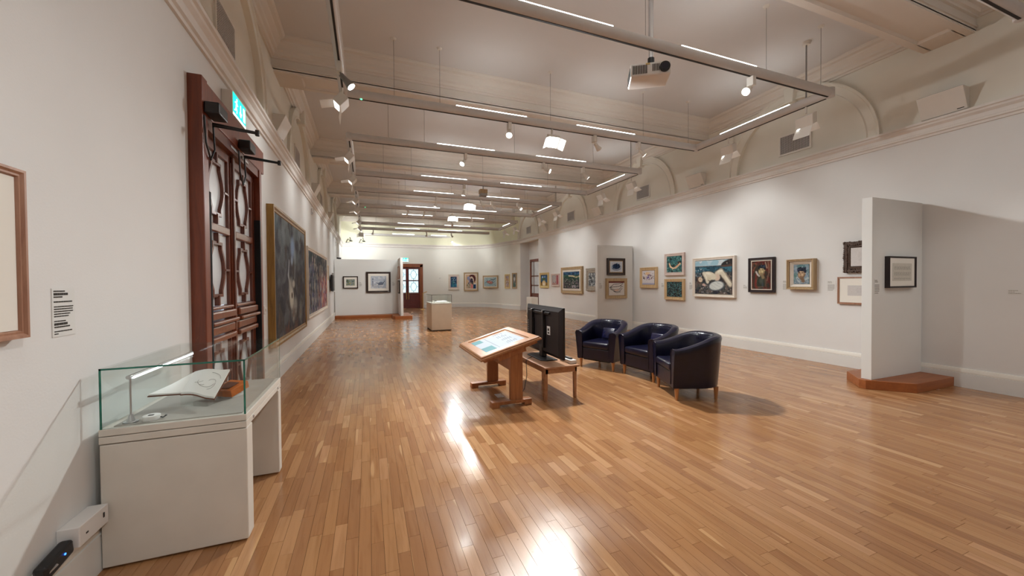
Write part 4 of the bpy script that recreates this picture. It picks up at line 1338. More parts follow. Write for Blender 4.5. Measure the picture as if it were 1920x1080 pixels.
cb(gx0, gx1, gy1 - GT, gy1, g0, g1 - GT).build('glass_pane', 'glass', t)
cb(gx1 - GT, gx1, gy0 + GT, gy1 - GT, g0, g1 - GT).build('glass_pane', 'glass', t)
cb(gx0, gx0 + GT, gy0 + GT, gy1 - GT, g0, g1 - GT).build('glass_pane', 'glass', t)
cb(gx0, gx1, gy0, gy1, g1 - GT, g1).build('glass_lid', 'glass', t)
e = 0.0008
m = cb(gx0, gx1, gy0 - e, gy0, g1 - GT, g1)
m.add(*(lambda q: (q.v, q.f))(cb(gx0 - e, gx0 + GT * 0.9, gy0 - e, gy0, g0, g1)))
m.add(*(lambda q: (q.v, q.f))(cb(gx1 - GT * 0.9, gx1 + e, gy0 - e, gy0, g0, g1)))
m.add(*(lambda q: (q.v, q.f))(cb(gx1, gx1 + e, gy0, gy1, g1 - GT * 0.8, g1)))
m.add(*(lambda q: (q.v, q.f))(cb(gx1, gx1 + e, gy1 - GT * 0.5, gy1, g0, g1)))
m.build('glass_edge', 'glass_edge', t)

# open sketchbook on a clear cradle, in the case
t = thing('sketchbook', 'open sketchbook with a pencil drawing lying in the left glass case', 'sketchbook', (-1.03, 3.02, 0.775))


def leaf(p0, p1, p2, p3, th, n=8, sag=0.012):
    """a slab between edge p0-p1 (near) and p3-p2 (far), bulging a little"""
    p0, p1, p2, p3 = map(Vector, (p0, p1, p2, p3))
    vs_, fs_ = [], []
    for i in range(n + 1):
        a_ = i / n
        for q in (p0.lerp(p1, a_), p3.lerp(p2, a_)):
            vs_.append(tuple(q + Vector((0, 0, sag * math.sin(math.pi * min(1, a_ * 1.4))))))
    fs_ = [(2 * i, 2 * i + 2, 2 * i + 3, 2 * i + 1) for i in range(n)]
    nv = len(vs_)
    vs_ += [(x, y, z - th) for x, y, z in vs_]
    fs_ += [tuple(k + nv for k in f)[::-1] for f in fs_]
    fs_ += [(2 * i, 2 * i + nv, 2 * i + 2 + nv, 2 * i + 2) for i in range(n)] + [(2 * i + 1, 2 * i + 3, 2 * i + 3 + nv, 2 * i + 1 + nv) for i in range(n)]
    fs_ += [(0, 1, 1 + nv, nv), (2 * n, 2 * n + nv, 2 * n + 1 + nv, 2 * n + 1)]
    return MB().add(vs_, fs_)


A0, A1, A2, A3 = (-0.10, -0.01, 0.085), (0.125, -0.165, 0.075), (0.125, 0.125, 0.185), (-0.075, 0.14, 0.185)
leaf(A0, A1, A2, A3, 0.012).build('right_page', 'paper', t, smooth=True)
q = leaf(A0, A1, A2, A3, 0.006)
q.v = [(x * 1.03, y * 1.03, z - 0.0145) for x, y, z in q.v]
q.build('cover', 'brown', t)
B0, B3 = (-0.215, -0.12, 0.115), (-0.19, 0.06, 0.118)
leaf(B0, A0, A3, B3, 0.008, sag=0.0).build('left_page', 'paper', t, smooth=True)
q = leaf(B0, A0, A3, B3, 0.006, sag=0.0)
q.v = [(x * 1.02, y * 1.02, z - 0.010) for x, y, z in q.v]
q.build('cover', 'brown', t)
dr = MB()
rd = random.Random(4)


def on_page(u, v):
    a_, b_ = Vector(A0).lerp(Vector(A1), u), Vector(A3).lerp(Vector(A2), u)
    return tuple(a_.lerp(b_, v) + Vector((0, 0, 0.012 * math.sin(math.pi * min(1, u * 1.4)) + 0.0015)))


for c_u, c_v, r_, a0, a1 in ((0.55, 0.5, 0.24, 3.6, 6.0), (0.6, 0.55, 0.3, 0.3, 1.7), (0.45, 0.45, 0.14, 2.8, 5.4), (0.7, 0.5, 0.1, 0.0, 3.0), (0.3, 0.6, 0.2, 4.4, 5.6), (0.62, 0.4, 0.2, 5.0, 6.6)):
    dr.tube([on_page(c_u + r_ * math.cos(a0 + (a1 - a0) * i / 8), c_v + r_ * math.sin(a0 + (a1 - a0) * i / 8)) for i in range(9)], 0.0011, 4)
dr.build('pencil_drawing', 'print_grey', t)
MB().obox((0.01, -0.01, 0.03), (1, -0.5, 0), (0.5, 1, 0), (0, 0, 1), (0.18, 0.12, 0.058)).build('cradle', 'glass', t)
t = thing('small_book', 'small orange book leaning in the left glass case', 'book', (-0.90, 3.15, 0.775))
MB().obox((0, 0, 0.05), (0.8, -0.5, 0), (0.5, 0.8, 0.25), (-0.1, -0.2, 1), (0.15, 0.14, 0.05)).build('cover', 'amber', t, bevel=0.004)
MB().obox((-0.01, -0.015, 0.0775), (0.8, -0.5, 0), (0.5, 0.8, 0.25), (-0.1, -0.2, 1), (0.09, 0.08, 0.003)).build('cover_print', 'brown', t)
MB().obox((0.0, 0.0, 0.008), (0.8, -0.5, 0), (0.5, 0.8, 0), (0, 0, 1), (0.12, 0.1, 0.016)).build('stand', 'white', t)
t = thing('case_lamp', 'slim LED bar lamp on a stem inside left glass case', 'lamp', (-1.262, 2.755, 0.775))
MB().cyl((0, 0, 0), (0, 0, 0.045), 0.02, 0.009, 14).build('foot', 'steel', t, smooth=True)
MB().cyl((0, 0, 0), (0, 0, 0.006), 0.032, n=18).build('base_disc', 'steel', t, smooth=True)
MB().cyl((0, 0, 0.04), (0, 0, 0.25), 0.005, n=10).build('stem', 'steel', t, smooth=True)
MB().cyl((0, -0.02, 0.258), (0, 0.80, 0.258), 0.011, n=12).build('bar', 'steel', t, smooth=True)
MB().box(0.004, 0.013, 0.01, 0.79, 0.246, 0.256).build('led_strip', 'led', t)
t = thing('round_device', 'round white puck-shaped device beside the lamp foot in left glass case', 'device', (-1.175, 2.765, 0.775))
MB().cyl((0, 0, 0), (0, 0, 0.026), 0.042, 0.040, 24).build('drum', 'white', t, smooth=True, bevel=0.003)
MB().box(-0.012, 0.012, -0.012, 0.004, 0.026, 0.028).build('dial', 'black', t)
MB().tube([(0.042, 0.0, 0.01), (0.055, -0.005, 0.008), (0.06, 0.012, 0.012), (0.066, 0.01, 0.016)], 0.004, 6).build('clip', 'black', t)

# ================================================================== PLINTH CASE (middle distance)
px0, px1, py0, py1 = 1.89, 2.54, 12.15, 13.25
t = thing('plinth_case', 'square cream plinth with a glass hood in the middle distance', 'display case', ((px0 + px1) / 2, (py0 + py1) / 2, 0))
ox, oy = t.location.x, t.location.y
cb(px0 + 0.02, px1 - 0.02, py0 + 0.02, py1 - 0.02, 0, 0.03).build('kick', 'slot', t)
cb(px0, px1, py0, py1, 0.03, 0.86).build('plinth', 'plinth', t, bevel=0.006)
cb(px0 - 0.004, px1 + 0.004, py0 - 0.004, py1 + 0.004, 0.862, 0.90).build('collar', 'case', t, bevel=0.004)
for b in ((px0, px1, py0, py0 + 0.01, 0.9, 1.155), (px0, px1, py1 - 0.01, py1, 0.9, 1.155), (px0, px0 + 0.01, py0 + 0.01, py1 - 0.01, 0.9, 1.155), (px1 - 0.01, px1, py0 + 0.01, py1 - 0.01, 0.9, 1.155)):
    cb(*b).build('glass_pane', 'glass', t)
cb(px0, px1, py0, py1, 1.155, 1.165).build('glass_lid', 'glass', t)
m = cb(px0, px1, py0 - 0.001, py0, 1.155, 1.165)
for b in ((px0 - 0.001, px0 + 0.012, py0 - 0.001, py0, 0.9, 1.165), (px1 - 0.012, px1 + 0.001, py0 - 0.001, py0, 0.9, 1.165), (px0 - 0.001, px0, py0, py1, 1.155, 1.165), (px0 - 0.001, px0, py1 - 0.01, py1, 0.9, 1.165)):
    q = cb(*b)
    m.add(q.v, q.f)
m.build('glass_edge', M['slot'], t)
t = thing('open_sheet', 'white papers lying under the glass hood of cream plinth', 'papers', (2.24, 12.6, 0.90))
MB().obox((0, 0, 0.028), (1, 0.1, 0.02), (-0.1, 1, 0.05), (0, -0.05, 1), (0.44, 0.4, 0.02)).build('sheet', 'paper', t)
MB().obox((-0.16, -0.05, 0.051), (1, 0.1, 0.02), (-0.1, 1, 0.05), (0, -0.05, 1), (0.07, 0.05, 0.012)).build('clip', 'print', t)

t = thing('brass_post', 'thin brass post beside the far daylight door', 'post', (3.02, 22.6, 0))
MB().cyl((0, 0, 0), (0, 0, 0.02), 0.12, 0.10, 16).build('foot', 'brass', t, smooth=True)
MB().cyl((0, 0, 0.02), (0, 0, 0.95), 0.025, n=10).build('shaft', 'brass', t, smooth=True)
MB().cyl((0, 0, 0.95), (0.22, -0.1, 1.04), 0.02, n=8).build('hook_arm', 'brass', t, smooth=True)

# ================================================================== KIOSK
t = thing('touchscreen_desk', 'oak lectern desk with a tilted touchscreen on trestle posts', 'kiosk', (1.73, 4.90, 0))
for yy in (-0.48, 0.48):
    f = MB().box(-0.33, 0.20, yy - 0.05, yy + 0.05, 0.035, 0.075)
    f.box(-0.33, -0.23, yy - 0.05, yy + 0.05, 0, 0.036).box(0.10, 0.20, yy - 0.05, yy + 0.05, 0, 0.036)
    f.build('foot', 'kiosk', t, bevel=0.004)
    MB().box(-0.08, 0.085, yy - 0.03, yy + 0.03, 0.075, 0.74).build('post', 'kiosk', t, bevel=0.004)
MB().box(-0.015, 0.015, -0.45, 0.45, 0.40, 0.60).build('stretcher', 'kiosk', t, bevel=0.003)
# tilted top: low edge at -x, high edge at +x
A = math.atan2(0.227, 0.80)
ex, ez = Vector((math.cos(A), 0, math.sin(A))), Vector((-math.sin(A), 0, math.cos(A)))
c0 = Vector((1.633 - 1.73, 4.885 - 4.90, 0.763))
SX, SY = 0.415, 0.575


def tilt(m):
    m.v = [tuple(c0 + ex * x + Vector((0, 1, 0)) * y + ez * z) for x, y, z in m.v]
    return m


top = tilt(MB().sweep([(0, -0.05), (0, -0.03), (0.015, -0.02), (0.015, -0.008), (0.03, 0.0), (0.115, 0.0), (0.125, -0.012), (0.125, -0.05)], [(-SX, -SY), (SX, -SY), (SX, SY), (-SX, SY)], closed=True)).build('screen_frame', 'kiosk_top', t)
tilt(MB().box(-SX + 0.05, SX - 0.05, -SY + 0.05, SY - 0.05, -0.09, -0.045)).build('under_tray', 'kiosk', t)
for yy in (-0.48, 0.48):
    tilt(MB().box(-0.18, 0.2, yy - 0.03, yy + 0.03, -0.14, -0.085)).build('bearer', 'kiosk', t)
w2, h2 = 0.375, 0.272
tilt(MB().sweep([(0, -0.04), (0, -0.012), (SX - 0.125 - h2 - 0.004, -0.012), (SX - 0.125 - h2, -0.016), (SX - 0.125 - h2, -0.04)], [(-SX + 0.125, -w2 - 0.075), (SX - 0.125, -w2 - 0.075), (SX - 0.125, w2 + 0.075), (-SX + 0.125, w2 + 0.075)], closed=True)).build('inner_border', 'kiosk_top', t)
tilt(MB().box(-h2, h2, -w2 - 0.07, -w2, -0.04, -0.0125)).build('end_board', 'kiosk_top', t)
tilt(MB().box(-h2, h2, w2, w2 + 0.07, -0.04, -0.0125)).build('end_board', 'kiosk_top', t)
scr = tilt(MB().box(-h2, h2, -w2, w2, -0.045, -0.014)).build('screen', 'screen_white', t)
tilt(MB().box(-h2, -h2 + 0.13, w2 - 0.20, w2, -0.014, -0.0125)).build('teal_panel', 'screen_teal', scr)
tilt(MB().box(-h2, -h2 + 0.15, -w2, -w2 + 0.24, -0.014, -0.0125)).build('teal_panel', 'screen_teal', scr)
m = MB().box(-h2 + 0.19, -h2 + 0.194, -w2 + 0.02, w2 - 0.02, -0.014, -0.0122)
rr_ = random.Random(9)
for i in range(5):
    for j in range(4):
        yy = -w2 + 0.08 + j * 0.20
        m.box(h2 - 0.09 - i * 0.03, h2 - 0.082 - i * 0.03, yy, yy + rr_.uniform(0.06, 0.15), -0.014, -0.0125)
tilt(m).build('screen_text', 'screen_ink', scr)
t = thing('floor_socket', 'flat grey socket plate in the floor between the lectern feet', 'socket', (1.66, 4.86, 0.0))
MB().box(-0.05, 0.05, -0.08, 0.08, 0.0005, 0.006).build('plate', 'rail', t, bevel=0.002)
MB().box(-0.02, 0.02, -0.03, 0.03, 0.006, 0.008).build('flap', 'white', t)

# ================================================================== BENCH + TV
t = thing('bench', 'low wooden bench carrying the television', 'bench', (2.36, 4.90, 0))
MB().box(-0.255, 0.255, -0.56, 0.56, 0.425, 0.45).build('seat', 'bench', t, bevel=0.006)
MB().box(-0.225, 0.225, -0.53, -0.50, 0.36, 0.425).box(-0.225, 0.225, 0.50, 0.53, 0.36, 0.425).box(-0.225, -0.20, -0.53, 0.53, 0.36, 0.425).box(0.20, 0.225, -0.53, 0.53, 0.36, 0.425).build('apron', 'bench', t)
for sx in (-1, 1):
    for sy in (-1, 1):
        q = MB().add([(sx * (0.215 + a * 0.022), sy * (0.49 + b * 0.022), z) for z, k in ((0, 0.8), (0.425, 1)) for a, b in ((-k, -k), (k, -k), (k, k), (-k, k))],
                     [(3, 2, 1, 0), (4, 5, 6, 7), (0, 1, 5, 4), (1, 2, 6, 5), (2, 3, 7, 6), (3, 0, 4, 7)])
        q.build('leg', 'bench', t, bevel=0.004)
# local: x along the screen's width, -y the back we see
tv = thing('television', 'black flat television on the bench, seen from behind', 'television', (2.40, 5.00, 0.45), -math.pi / 2 - 0.02)
TW, Z0, Z9 = 0.615, 0.06, 0.755
MB().box(-TW, TW, 0.0, 0.035, Z0, Z9).build('bezel', 'black', tv, bevel=0.008)
b = MB().add([(-TW + 0.01, 0.0, Z0 + 0.01), (TW - 0.01, 0.0, Z0 + 0.01), (TW - 0.01, 0.0, Z9 - 0.01), (-TW + 0.01, 0.0, Z9 - 0.01), (-TW + 0.07, -0.035, Z0 + 0.05), (TW - 0.07, -0.035, Z0 + 0.05), (TW - 0.07, -0.03, Z9 - 0.06), (-TW + 0.07, -0.03, Z9 - 0.06)],
             [(0, 1, 2, 3), (7, 6, 5, 4), (0, 4, 5, 1), (1, 5, 6, 2), (2, 6, 7, 3), (3, 7, 4, 0)]).build('back_cover', 'tv', tv)
MB().box(-0.45, 0.30, -0.06, -0.032, 0.645, 0.675).build('mount_bar', 'black', tv, bevel=0.004)
for xx in (-0.28, 0.12):
    MB().box(xx - 0.02, xx + 0.02, -0.075, -0.034, 0.16, 0.70).box(xx - 0.032, xx + 0.032, -0.06, -0.034, 0.30, 0.56).build('mount_rail', 'black', tv, bevel=0.004)
    MB().cyl((xx, -0.08, 0.685), (xx, -0.07, 0.685), 0.013, n=10).build('hook_bolt', 'steel', tv, smooth=True)
MB().box(0.20, 0.30, -0.037, -0.034, 0.36, 0.48).build('rating_sticker', 'white', tv)
MB().box(0.225, 0.275, -0.0385, -0.037, 0.375, 0.40).box(0.225, 0.27, -0.0385, -0.037, 0.415, 0.45).build('sticker_print', 'print', tv)
m = MB()
for i in range(7):
    m.box(-TW + 0.10, -TW + 0.125, -0.036, -0.033, 0.28 + i * 0.035, 0.30 + i * 0.035)
m.build('port_row', 'grey', tv)
MB().box(-0.055, 0.055, -0.05, 0.03, 0.015, 0.20).build('neck', 'black', tv, bevel=0.012)
MB().prism([(-0.30, -0.09), (-0.24, -0.16), (0.24, -0.16), (0.30, -0.09), (0.30, 0.08), (-0.30, 0.08)], 0, 0.015).build('stand_base', 'black', tv, bevel=0.004)
cable = MB().tube([(0.0, -0.19, 0.012), (0.02, -0.21, 0.012), (0.08, -0.285, 0.012), (0.11, -0.318, 0.002), (0.13, -0.328, -0.04), (0.17, -0.335, -0.2), (0.24, -0.40, -0.36), (0.36, -0.52, -0.435), (0.47, -0.57, -0.445)], 0.005, 6)
ca, sa = math.cos(tv.rotation_euler.z), math.sin(tv.rotation_euler.z)
cable.v = [(x * ca - y * sa, x * sa + y * ca, z) for x, y, z in cable.v]
t = thing('power_cable', 'thin black cable trailing from the television bench to the floor', 'cable', tv.location)
cable.build('flex', 'black', t, smooth=True)
t = thing('media_player', 'small white box on the bench behind the television foot', 'media player', (2.56, 4.56, 0.45), -1.52)
MB().box(-0.14, 0.14, -0.05, 0.05, 0, 0.05).build('box', 'white', t, bevel=0.008)
MB().box(-0.10, 0.10, -0.02, 0.02, 0.05, 0.052).build('lid_line', 'rail', t)
t = thing('remote_control', 'black remote control lying on the small white box', 'remote', (2.56, 4.56, 0.503), -1.55)
MB().box(-0.09, 0.09, -0.02, 0.02, 0, 0.018).build('body', 'black', t, bevel=0.006)
MB().box(-0.06, 0.06, -0.01, 0.01, 0.018, 0.020).build('buttons', 'grey', t)


# ================================================================== ARMCHAIRS
def smooth01(v):
    v = max(0, min(1, v))
    return v * v * (3 - 2 * v)


def make_chair(label, loc, rz):
    t = thing('tub_armchair', label, 'armchair', loc, rz, 'navy leather tub armchairs')
    HW, YB, YFR = 0.385, 0.02, -0.34
    path = [(-HW, YFR + (YB - YFR) * i / 6, 'l') for i in range(6)]
    path += [(-HW * math.cos(math.pi * i / 28), YB + 0.37 * math.sin(math.pi * i / 28), 'a') for i in range(29)]
    path += [(HW, YB + (YFR - YB) * i / 6, 'r') for i in range(1, 7)]
    vs_, fs_ = [], []
    k = 0
    for i, (x, y, kind) in enumerate(path):
        if kind == 'a':
            n = Vector((x / HW ** 2, (y - YB) / 0.37 ** 2)).normalized()
        else:
            n = Vector((-1 if kind == 'l' else 1, 0))
        hgt = 0.665 + 0.165 * smooth01((y - YFR) / 0.66)
        sec = [(-0.115, 0.17), (-0.045, 0.155), (-0.03, 0.165), (-0.012, 0.38), (0.012, hgt - 0.09), (0.022, hgt - 0.045), (0.012, hgt - 0.012), (-0.02, hgt + 0.004), (-0.06, hgt), (-0.095, hgt - 0.02), (-0.112, hgt - 0.06), (-0.118, 0.45), (-0.12, 0.30)]
        k = len(sec)
        vs_ += [(x + n.x * o_, y + n.y * o_, z) for o_, z in sec]
        if i:
            a = (i - 1) * k
            fs_ += [(a + j, a + (j + 1) % k, a + k + (j + 1) % k, a + k + j) for j in range(k)]
    nv = len(vs_)
    fs_ += [tuple(range(k))[::-1], tuple(range(nv - k, nv))]
    sh = MB().add(vs_, fs_).build('tub_shell', 'leather', t, smooth=True)
    # stitched pleats round the inner rim of the back
    pl = MB()
    for i in range(-9, 10):
        a = math.pi / 2 + i * 0.085
        x, y = -HW * math.cos(a), YB + 0.37 * math.sin(a)
        n = Vector((x / HW ** 2, (y - YB) / 0.37 ** 2)).normalized()
        h_ = 0.665 + 0.165 * smooth01((y - YFR) / 0.66)
        pl.tube([(x - n.x * 0.07, y - n.y * 0.07, h_ - 0.003), (x - n.x * 0.103, y - n.y * 0.103, h_ - 0.03), (x - n.x * 0.116, y - n.y * 0.116, h_ - 0.10)], 0.005, 5)
    pl.build('pleats', 'leather', sh, smooth=True)
    for s_ in (-1, 1):
        MB().tube([(s_ * (HW + o_), YFR - 0.002, z) for o_, z in ((-0.03, 0.17), (-0.012, 0.38), (0.012, 0.58), (0.022, 0.625), (0.0, 0.662), (-0.05, 0.668), (-0.1, 0.65), (-0.115, 0.6), (-0.118, 0.45), (-0.12, 0.2))], 0.006, 6).build('piping', 'leather', sh, smooth=True)
    MB().box(-0.275, 0.275, -0.33, 0.12, 0.16, 0.36).build('seat_base', 'leather', t, bevel=0.012)
    MB().box(-0.262, 0.262, -0.352, 0.20, 0.36, 0.475).build('seat_cushion', 'leather', t, bevel=0.035, seg=4, smooth=True)
    MB().box(-0.26, 0.26, -0.30, 0.16, 0.14, 0.165).build('underside', 'rubber', t)
    for x, y in ((-0.32, -0.285), (0.32, -0.285), (-0.25, 0.255), (0.25, 0.255)):
        MB().cyl((x, y, 0.0), (x, y, 0.16), 0.018, 0.031, 12).build('leg', 'leg', t, smooth=True)
    return t


ch = make_chair('farthest of three navy leather tub armchairs, its open front to the viewer', (4.04, 5.84, 0), math.radians(-63.7))
copy_thing(ch, 'middle one of the three navy leather tub armchairs', (4.335, 4.95, 0), math.radians(-85.7))
copy_thing(ch, 'nearest of three navy leather tub armchairs, its back to the viewer', (4.115, 3.985, 0), math.radians(-112.2))
for i, (bx_, by_, rz_) in enumerate(((4.04, 5.84, -63.7), (4.335, 4.95, -85.7))):
    a = math.radians(rz_)
    lx, ly_ = 0.06, 0.07
    q = thing('leather_cushion', ('small navy cushion propped in the farthest armchair', 'small navy cushion propped in the middle armchair')[i], 'cushion', (bx_ + lx * math.cos(a) - ly_ * math.sin(a), by_ + lx * math.sin(a) + ly_ * math.cos(a), 0.478), a, 'cushions on the armchairs')
    MB().obox((0, 0, 0.115), (1, 0, 0), (0, 1, -0.28), (0, 0.28, 1), (0.26, 0.075, 0.205)).build('pad', 'cushion', q, bevel=0.025, seg=3, smooth=True)
    MB().obox((0, 0, 0.115), (1, 0, 0), (0, 1, -0.28), (0, 0.28, 1), (0.264, 0.006, 0.209)).build('seam', 'cushion', q)

# ================================================================== TRACK LIGHTING
ORD = ('nearest', 'second', 'third', 'fourth', 'fifth')


def rail_run(parent, p0, p1, mat='rail'):
    p0, p1 = Vector(p0), Vector(p1)
    d = (p1 - p0).normalized()
    n = Vector((-d.y, d.x, 0))
    sec = [(0.062 * math.cos(a), 0.072 * math.sin(a)) for a in [math.pi * 2 * i / 16 for i in range(16)]]
    vs_ = [p + n * o_ + Vector((0, 0, z)) for p in (p0, p1) for o_, z in sec]
    m = MB().add(vs_, [tuple(range(16))[::-1], tuple(range(16, 32))] + [(i, (i + 1) % 16, (i + 1) % 16 + 16, i + 16) for i in range(16)])
    r = m.build('rail', mat, parent, smooth=True)
    MB().obox((p0 + p1) / 2 + Vector((0, 0, -0.070)), d, n, (0, 0, 1), ((p1 - p0).length - 0.1, 0.024, 0.012)).build('track_slot', 'slot', r)
    return r


def uplight(parent, p0, p1):
    p0, p1 = Vector(p0), Vector(p1)
    d = (p1 - p0).normalized()
    n = Vector((-d.y, d.x, 0))
    MB().obox((p0 + p1) / 2 + Vector((0, 0, 0.068)), d, n, (0, 0, 1), ((p1 - p0).length, 0.055, 0.014)).build('uplight_strip', 'strip', parent)


def wire(parent, x, y, z0, thick=0.0035):
    MB().cyl((x, y, z0), (x, y, ZC - 0.02), thick, n=6).build('hanging_wire', 'grey', parent)
    MB().cyl((x, y, ZC - 0.03), (x, y, ZC), 0.045, 0.06, 14).build('ceiling_rose', 'offwhite', parent, smooth=True)


LOOPS = []
for k in range(-1, 6):
    bc = BAY0 + PITCH * k
    y0, y1 = bc - 1.29, bc + 1.28
    lab = 'grey track-light rail crossing the upper right corner of the picture' if k == 0 else 'unseen grey track-light loop added behind the viewer for frontal light' if k < 0 else '%s full rectangular loop of grey track lighting under the ceiling' % ORD[k - 1]  # the loop behind the viewer is unseen, added for frontal fill
    t = thing('track_light_loop', lab, 'track lighting', ((TX0 + TX1) / 2, bc, TZ), 0, 'ceiling track-light loops')
    cx = (TX0 + TX1) / 2
    X0, X1, Y0, Y1 = TX0 - cx, TX1 - cx, y0 - bc, y1 - bc
    xe = X1 if k < 5 else 5.2 - cx
    rail_run(t, (X0, Y1, 0), (xe, Y1, 0))
    rail_run(t, (X0, Y0, 0), (X1, Y0, 0))
    rail_run(t, (X0, Y0, 0), (X0, Y1, 0))
    if k < 5:
        rail_run(t, (X1, Y0, 0), (X1, Y1, 0))
    for xx, yy in ((X0, Y0), (X0, Y1), (X1, Y0), (X1, Y1)):
        if k == 5 and xx == X1:
            continue
        MB().cyl((xx, yy, -0.07), (xx, yy, 0.07), 0.064, n=20).build('corner_joint', 'rail', t, smooth=True, bevel=0.012)
    for yy in (Y0, Y1):
        for xa, xb in ((1.43, 2.72), (3.76, 5.11)):
            uplight(t, (xa - cx, yy, 0), (xb - cx, yy, 0))
    if k < 5:
        uplight(t, (X1, -0.70, 0), (X1, 0.65, 0))
    for yy in (Y0, Y1):
        for xx in (0.43, 1.16, 3.21, 5.34, 6.55):
            if k == 5 and xx > 5:
                continue
            MB().cyl((xx - cx, yy, 0.05), (xx - cx, yy, ZC - TZ - 0.02), 0.0035, n=6).build('hanging_wire', 'grey', t)
            MB().cyl((xx - cx, yy, ZC - TZ - 0.03), (xx - cx, yy, ZC - TZ), 0.03, 0.045, 12).build('ceiling_rose', 'offwhite', t, smooth=True)
    if k < 5:
        MB().cyl((X1, -0.95, 0.05), (X1, -0.95, ZC - TZ - 0.02), 0.012, n=8).build('power_feed', 'grey', t, smooth=True)
        MB().cyl((X1, -0.95, ZC - TZ - 0.05), (X1, -0.95, ZC - TZ), 0.05, 0.07, 14).build('feed_rose', 'offwhite', t, smooth=True)
    if k in (1, 3):
        MB().cyl((0.25 - 0.31 - cx, Y1 - 0.01, -0.075), (0.25 - 0.31 - cx, Y1 - 0.01, -0.06), 0.014, n=10).build('status_led', 'green_led', t)
    LOOPS.append(t)


def spot(label, loc, aim, lit=True, watts=W_SPOT, size=72, cyl=False):
    """a track spotlight: loc is the point on the rail's underside"""
    aim = Vector(aim).normalized()
    t = thing('track_spotlight', label, 'spotlight', loc, 0, 'track spotlights')
    mat = 'grey' if cyl else 'offwhite'
    MB().box(-0.03, 0.03, -0.05, 0.05, -0.13, 0.0).build('gear_box', 'offwhite', t, bevel=0.006)
    h0 = Vector((0, 0, -0.13)) + aim * 0.01
    MB().cyl((0, 0, -0.10), tuple(h0 + aim * 0.04), 0.012, n=8).build('arm', mat, t, smooth=True)
    a, b = h0 + aim * 0.03, h0 + aim * (0.17 if not cyl else 0.22)
    hd = MB().cyl(a, a + (b - a) * 0.45, 0.032, 0.038, 16)
    q = MB().cyl(a + (b - a) * 0.45, b, 0.038, 0.058, 16)
    hd.add(q.v, q.f)
    hd.build('head', mat, t, smooth=True)
    MB().cyl(b, b + aim * 0.003, 0.048, n=16).build('lens', 'lens', t)
    if lit and watts:
        lamp('SPOT', 'spot_beam', t, b + aim * 0.03, aim, watts, spot_size=math.radians(size), spot_blend=0.6, shadow_soft_size=0.05)
    return t


def flood(label, loc, aim, watts=W_FLOOD):
    aim = Vector(aim).normalized()
    t = thing('flood_light', label, 'floodlight', loc, 0, 'bright LED floodlights')
    sx = Vector((1, 0, 0))
    up = sx.cross(aim).normalized()
    MB().cyl((0, 0, -0.12), (0, 0, 0), 0.018, n=10).build('stem', 'offwhite', t, smooth=True)
    c = Vector((0, 0, -0.22))
    MB().obox(c, sx, aim, up, (0.24, 0.09, 0.22)).build('housing', 'offwhite', t, bevel=0.01)
    MB().obox(c + aim * 0.047, sx, aim, up, (0.21, 0.004, 0.19)).build('panel', 'flood_face', t)
    for s_ in (-1, 1):
        MB().obox(c + sx * s_ * 0.15 + aim * 0.09, (s_ * 0.8, aim.y * 0.7, aim.z * 0.7), up, sx.cross(aim), (0.14, 0.2, 0.004)).build('barn_door', 'offwhite', t)
    lamp('AREA', 'flood_beam', t, c + aim * 0.06, aim, watts, (0.985, 1.0, 0.98), shape='RECTANGLE', size=0.21, size_y=0.19, spread=math.radians(150))
    return t


def washer(label, loc, aim, watts=W_WASH, lit=True):
    aim = Vector(aim).normalized()
    t = thing('wall_washer', label, 'wall washer', loc, 0, 'barn-door wall washers')
    sy = Vector((0, 1, 0))
    up = aim.cross(sy).normalized()
    if up.z < 0:
        up = -up
    MB().cyl((0, 0, -0.10), (0, 0, 0), 0.016, n=8).build('stem', 'offwhite', t, smooth=True)
    c = Vector((0, 0, -0.19)) + aim * 0.03
    MB().obox(c, sy, aim, up, (0.27, 0.17, 0.13)).build('housing', 'offwhite', t, bevel=0.008)
    MB().obox(c + aim * 0.086, sy, aim, up, (0.24, 0.003, 0.10)).build('aperture', 'aperture', t)
    for s_ in (-1, 1):
        d = (aim + up * s_ * 0.7).normalized()
        MB().obox(c + aim * 0.085 + up * s_ * 0.065 + d * 0.085, sy, d, sy.cross(d), (0.26, 0.17, 0.004)).build('barn_door', 'offwhite', t)
    if lit and watts:
        lamp('AREA', 'wash_beam', t, c + aim * 0.10, aim, watts, (0.985, 1.0, 0.97), shape='RECTANGLE', size=0.24, size_y=0.08, spread=math.radians(100))
    return t


def ly(k, far):
    return BAY0 + PITCH * k + (1.28 if far else -1.29)


ZR = TZ - 0.078
spot('small white spotlight left of the floodlight on the nearest loop', (2.39, ly(1, 1), ZR), (-0.25, -0.6, -0.75), watts=W_SPOT * 1.6)
flood('bright floodlight on the far rail of the nearest track loop', (3.24, ly(1, 1), ZR), (0, -0.72, -0.70), watts=W_FLOOD * 5.5)
spot('grey spotlight right of the floodlight on the nearest loop', (4.16, ly(1, 1), ZR), (3.8, 1.5, -2.5), watts=W_SPOT * 1.0, size=60)
spot('white spotlight towards the right end of the nearest loop far rail', (5.21, ly(1, 1), ZR), (2.75, -0.5, -2.5), watts=W_SPOT * 1.15, size=66)
spot('white spotlight under the near rail by the right wall, nearest loop', (5.04, ly(1, 0), ZR), (-0.78, -0.14, -0.61), watts=W_SPOT * 0.7, size=62)
spot('grey cylinder spotlight with a lit lens on nearest loop left rail', (TX0, 5.35, ZR), (0.62, -0.16, -0.77), cyl=True, watts=W_SPOT * 3.2, size=80)
spot('small lit spotlight on the near rail of the second loop, left', (2.05, ly(2, 0), ZR), (-0.55, -0.45, -0.7))
spot('grey spotlight in the middle of the second loop near rail', (3.95, ly(2, 0), ZR), (4.0, -3.0, -2.5), watts=W_SPOT * 1.1, size=56)
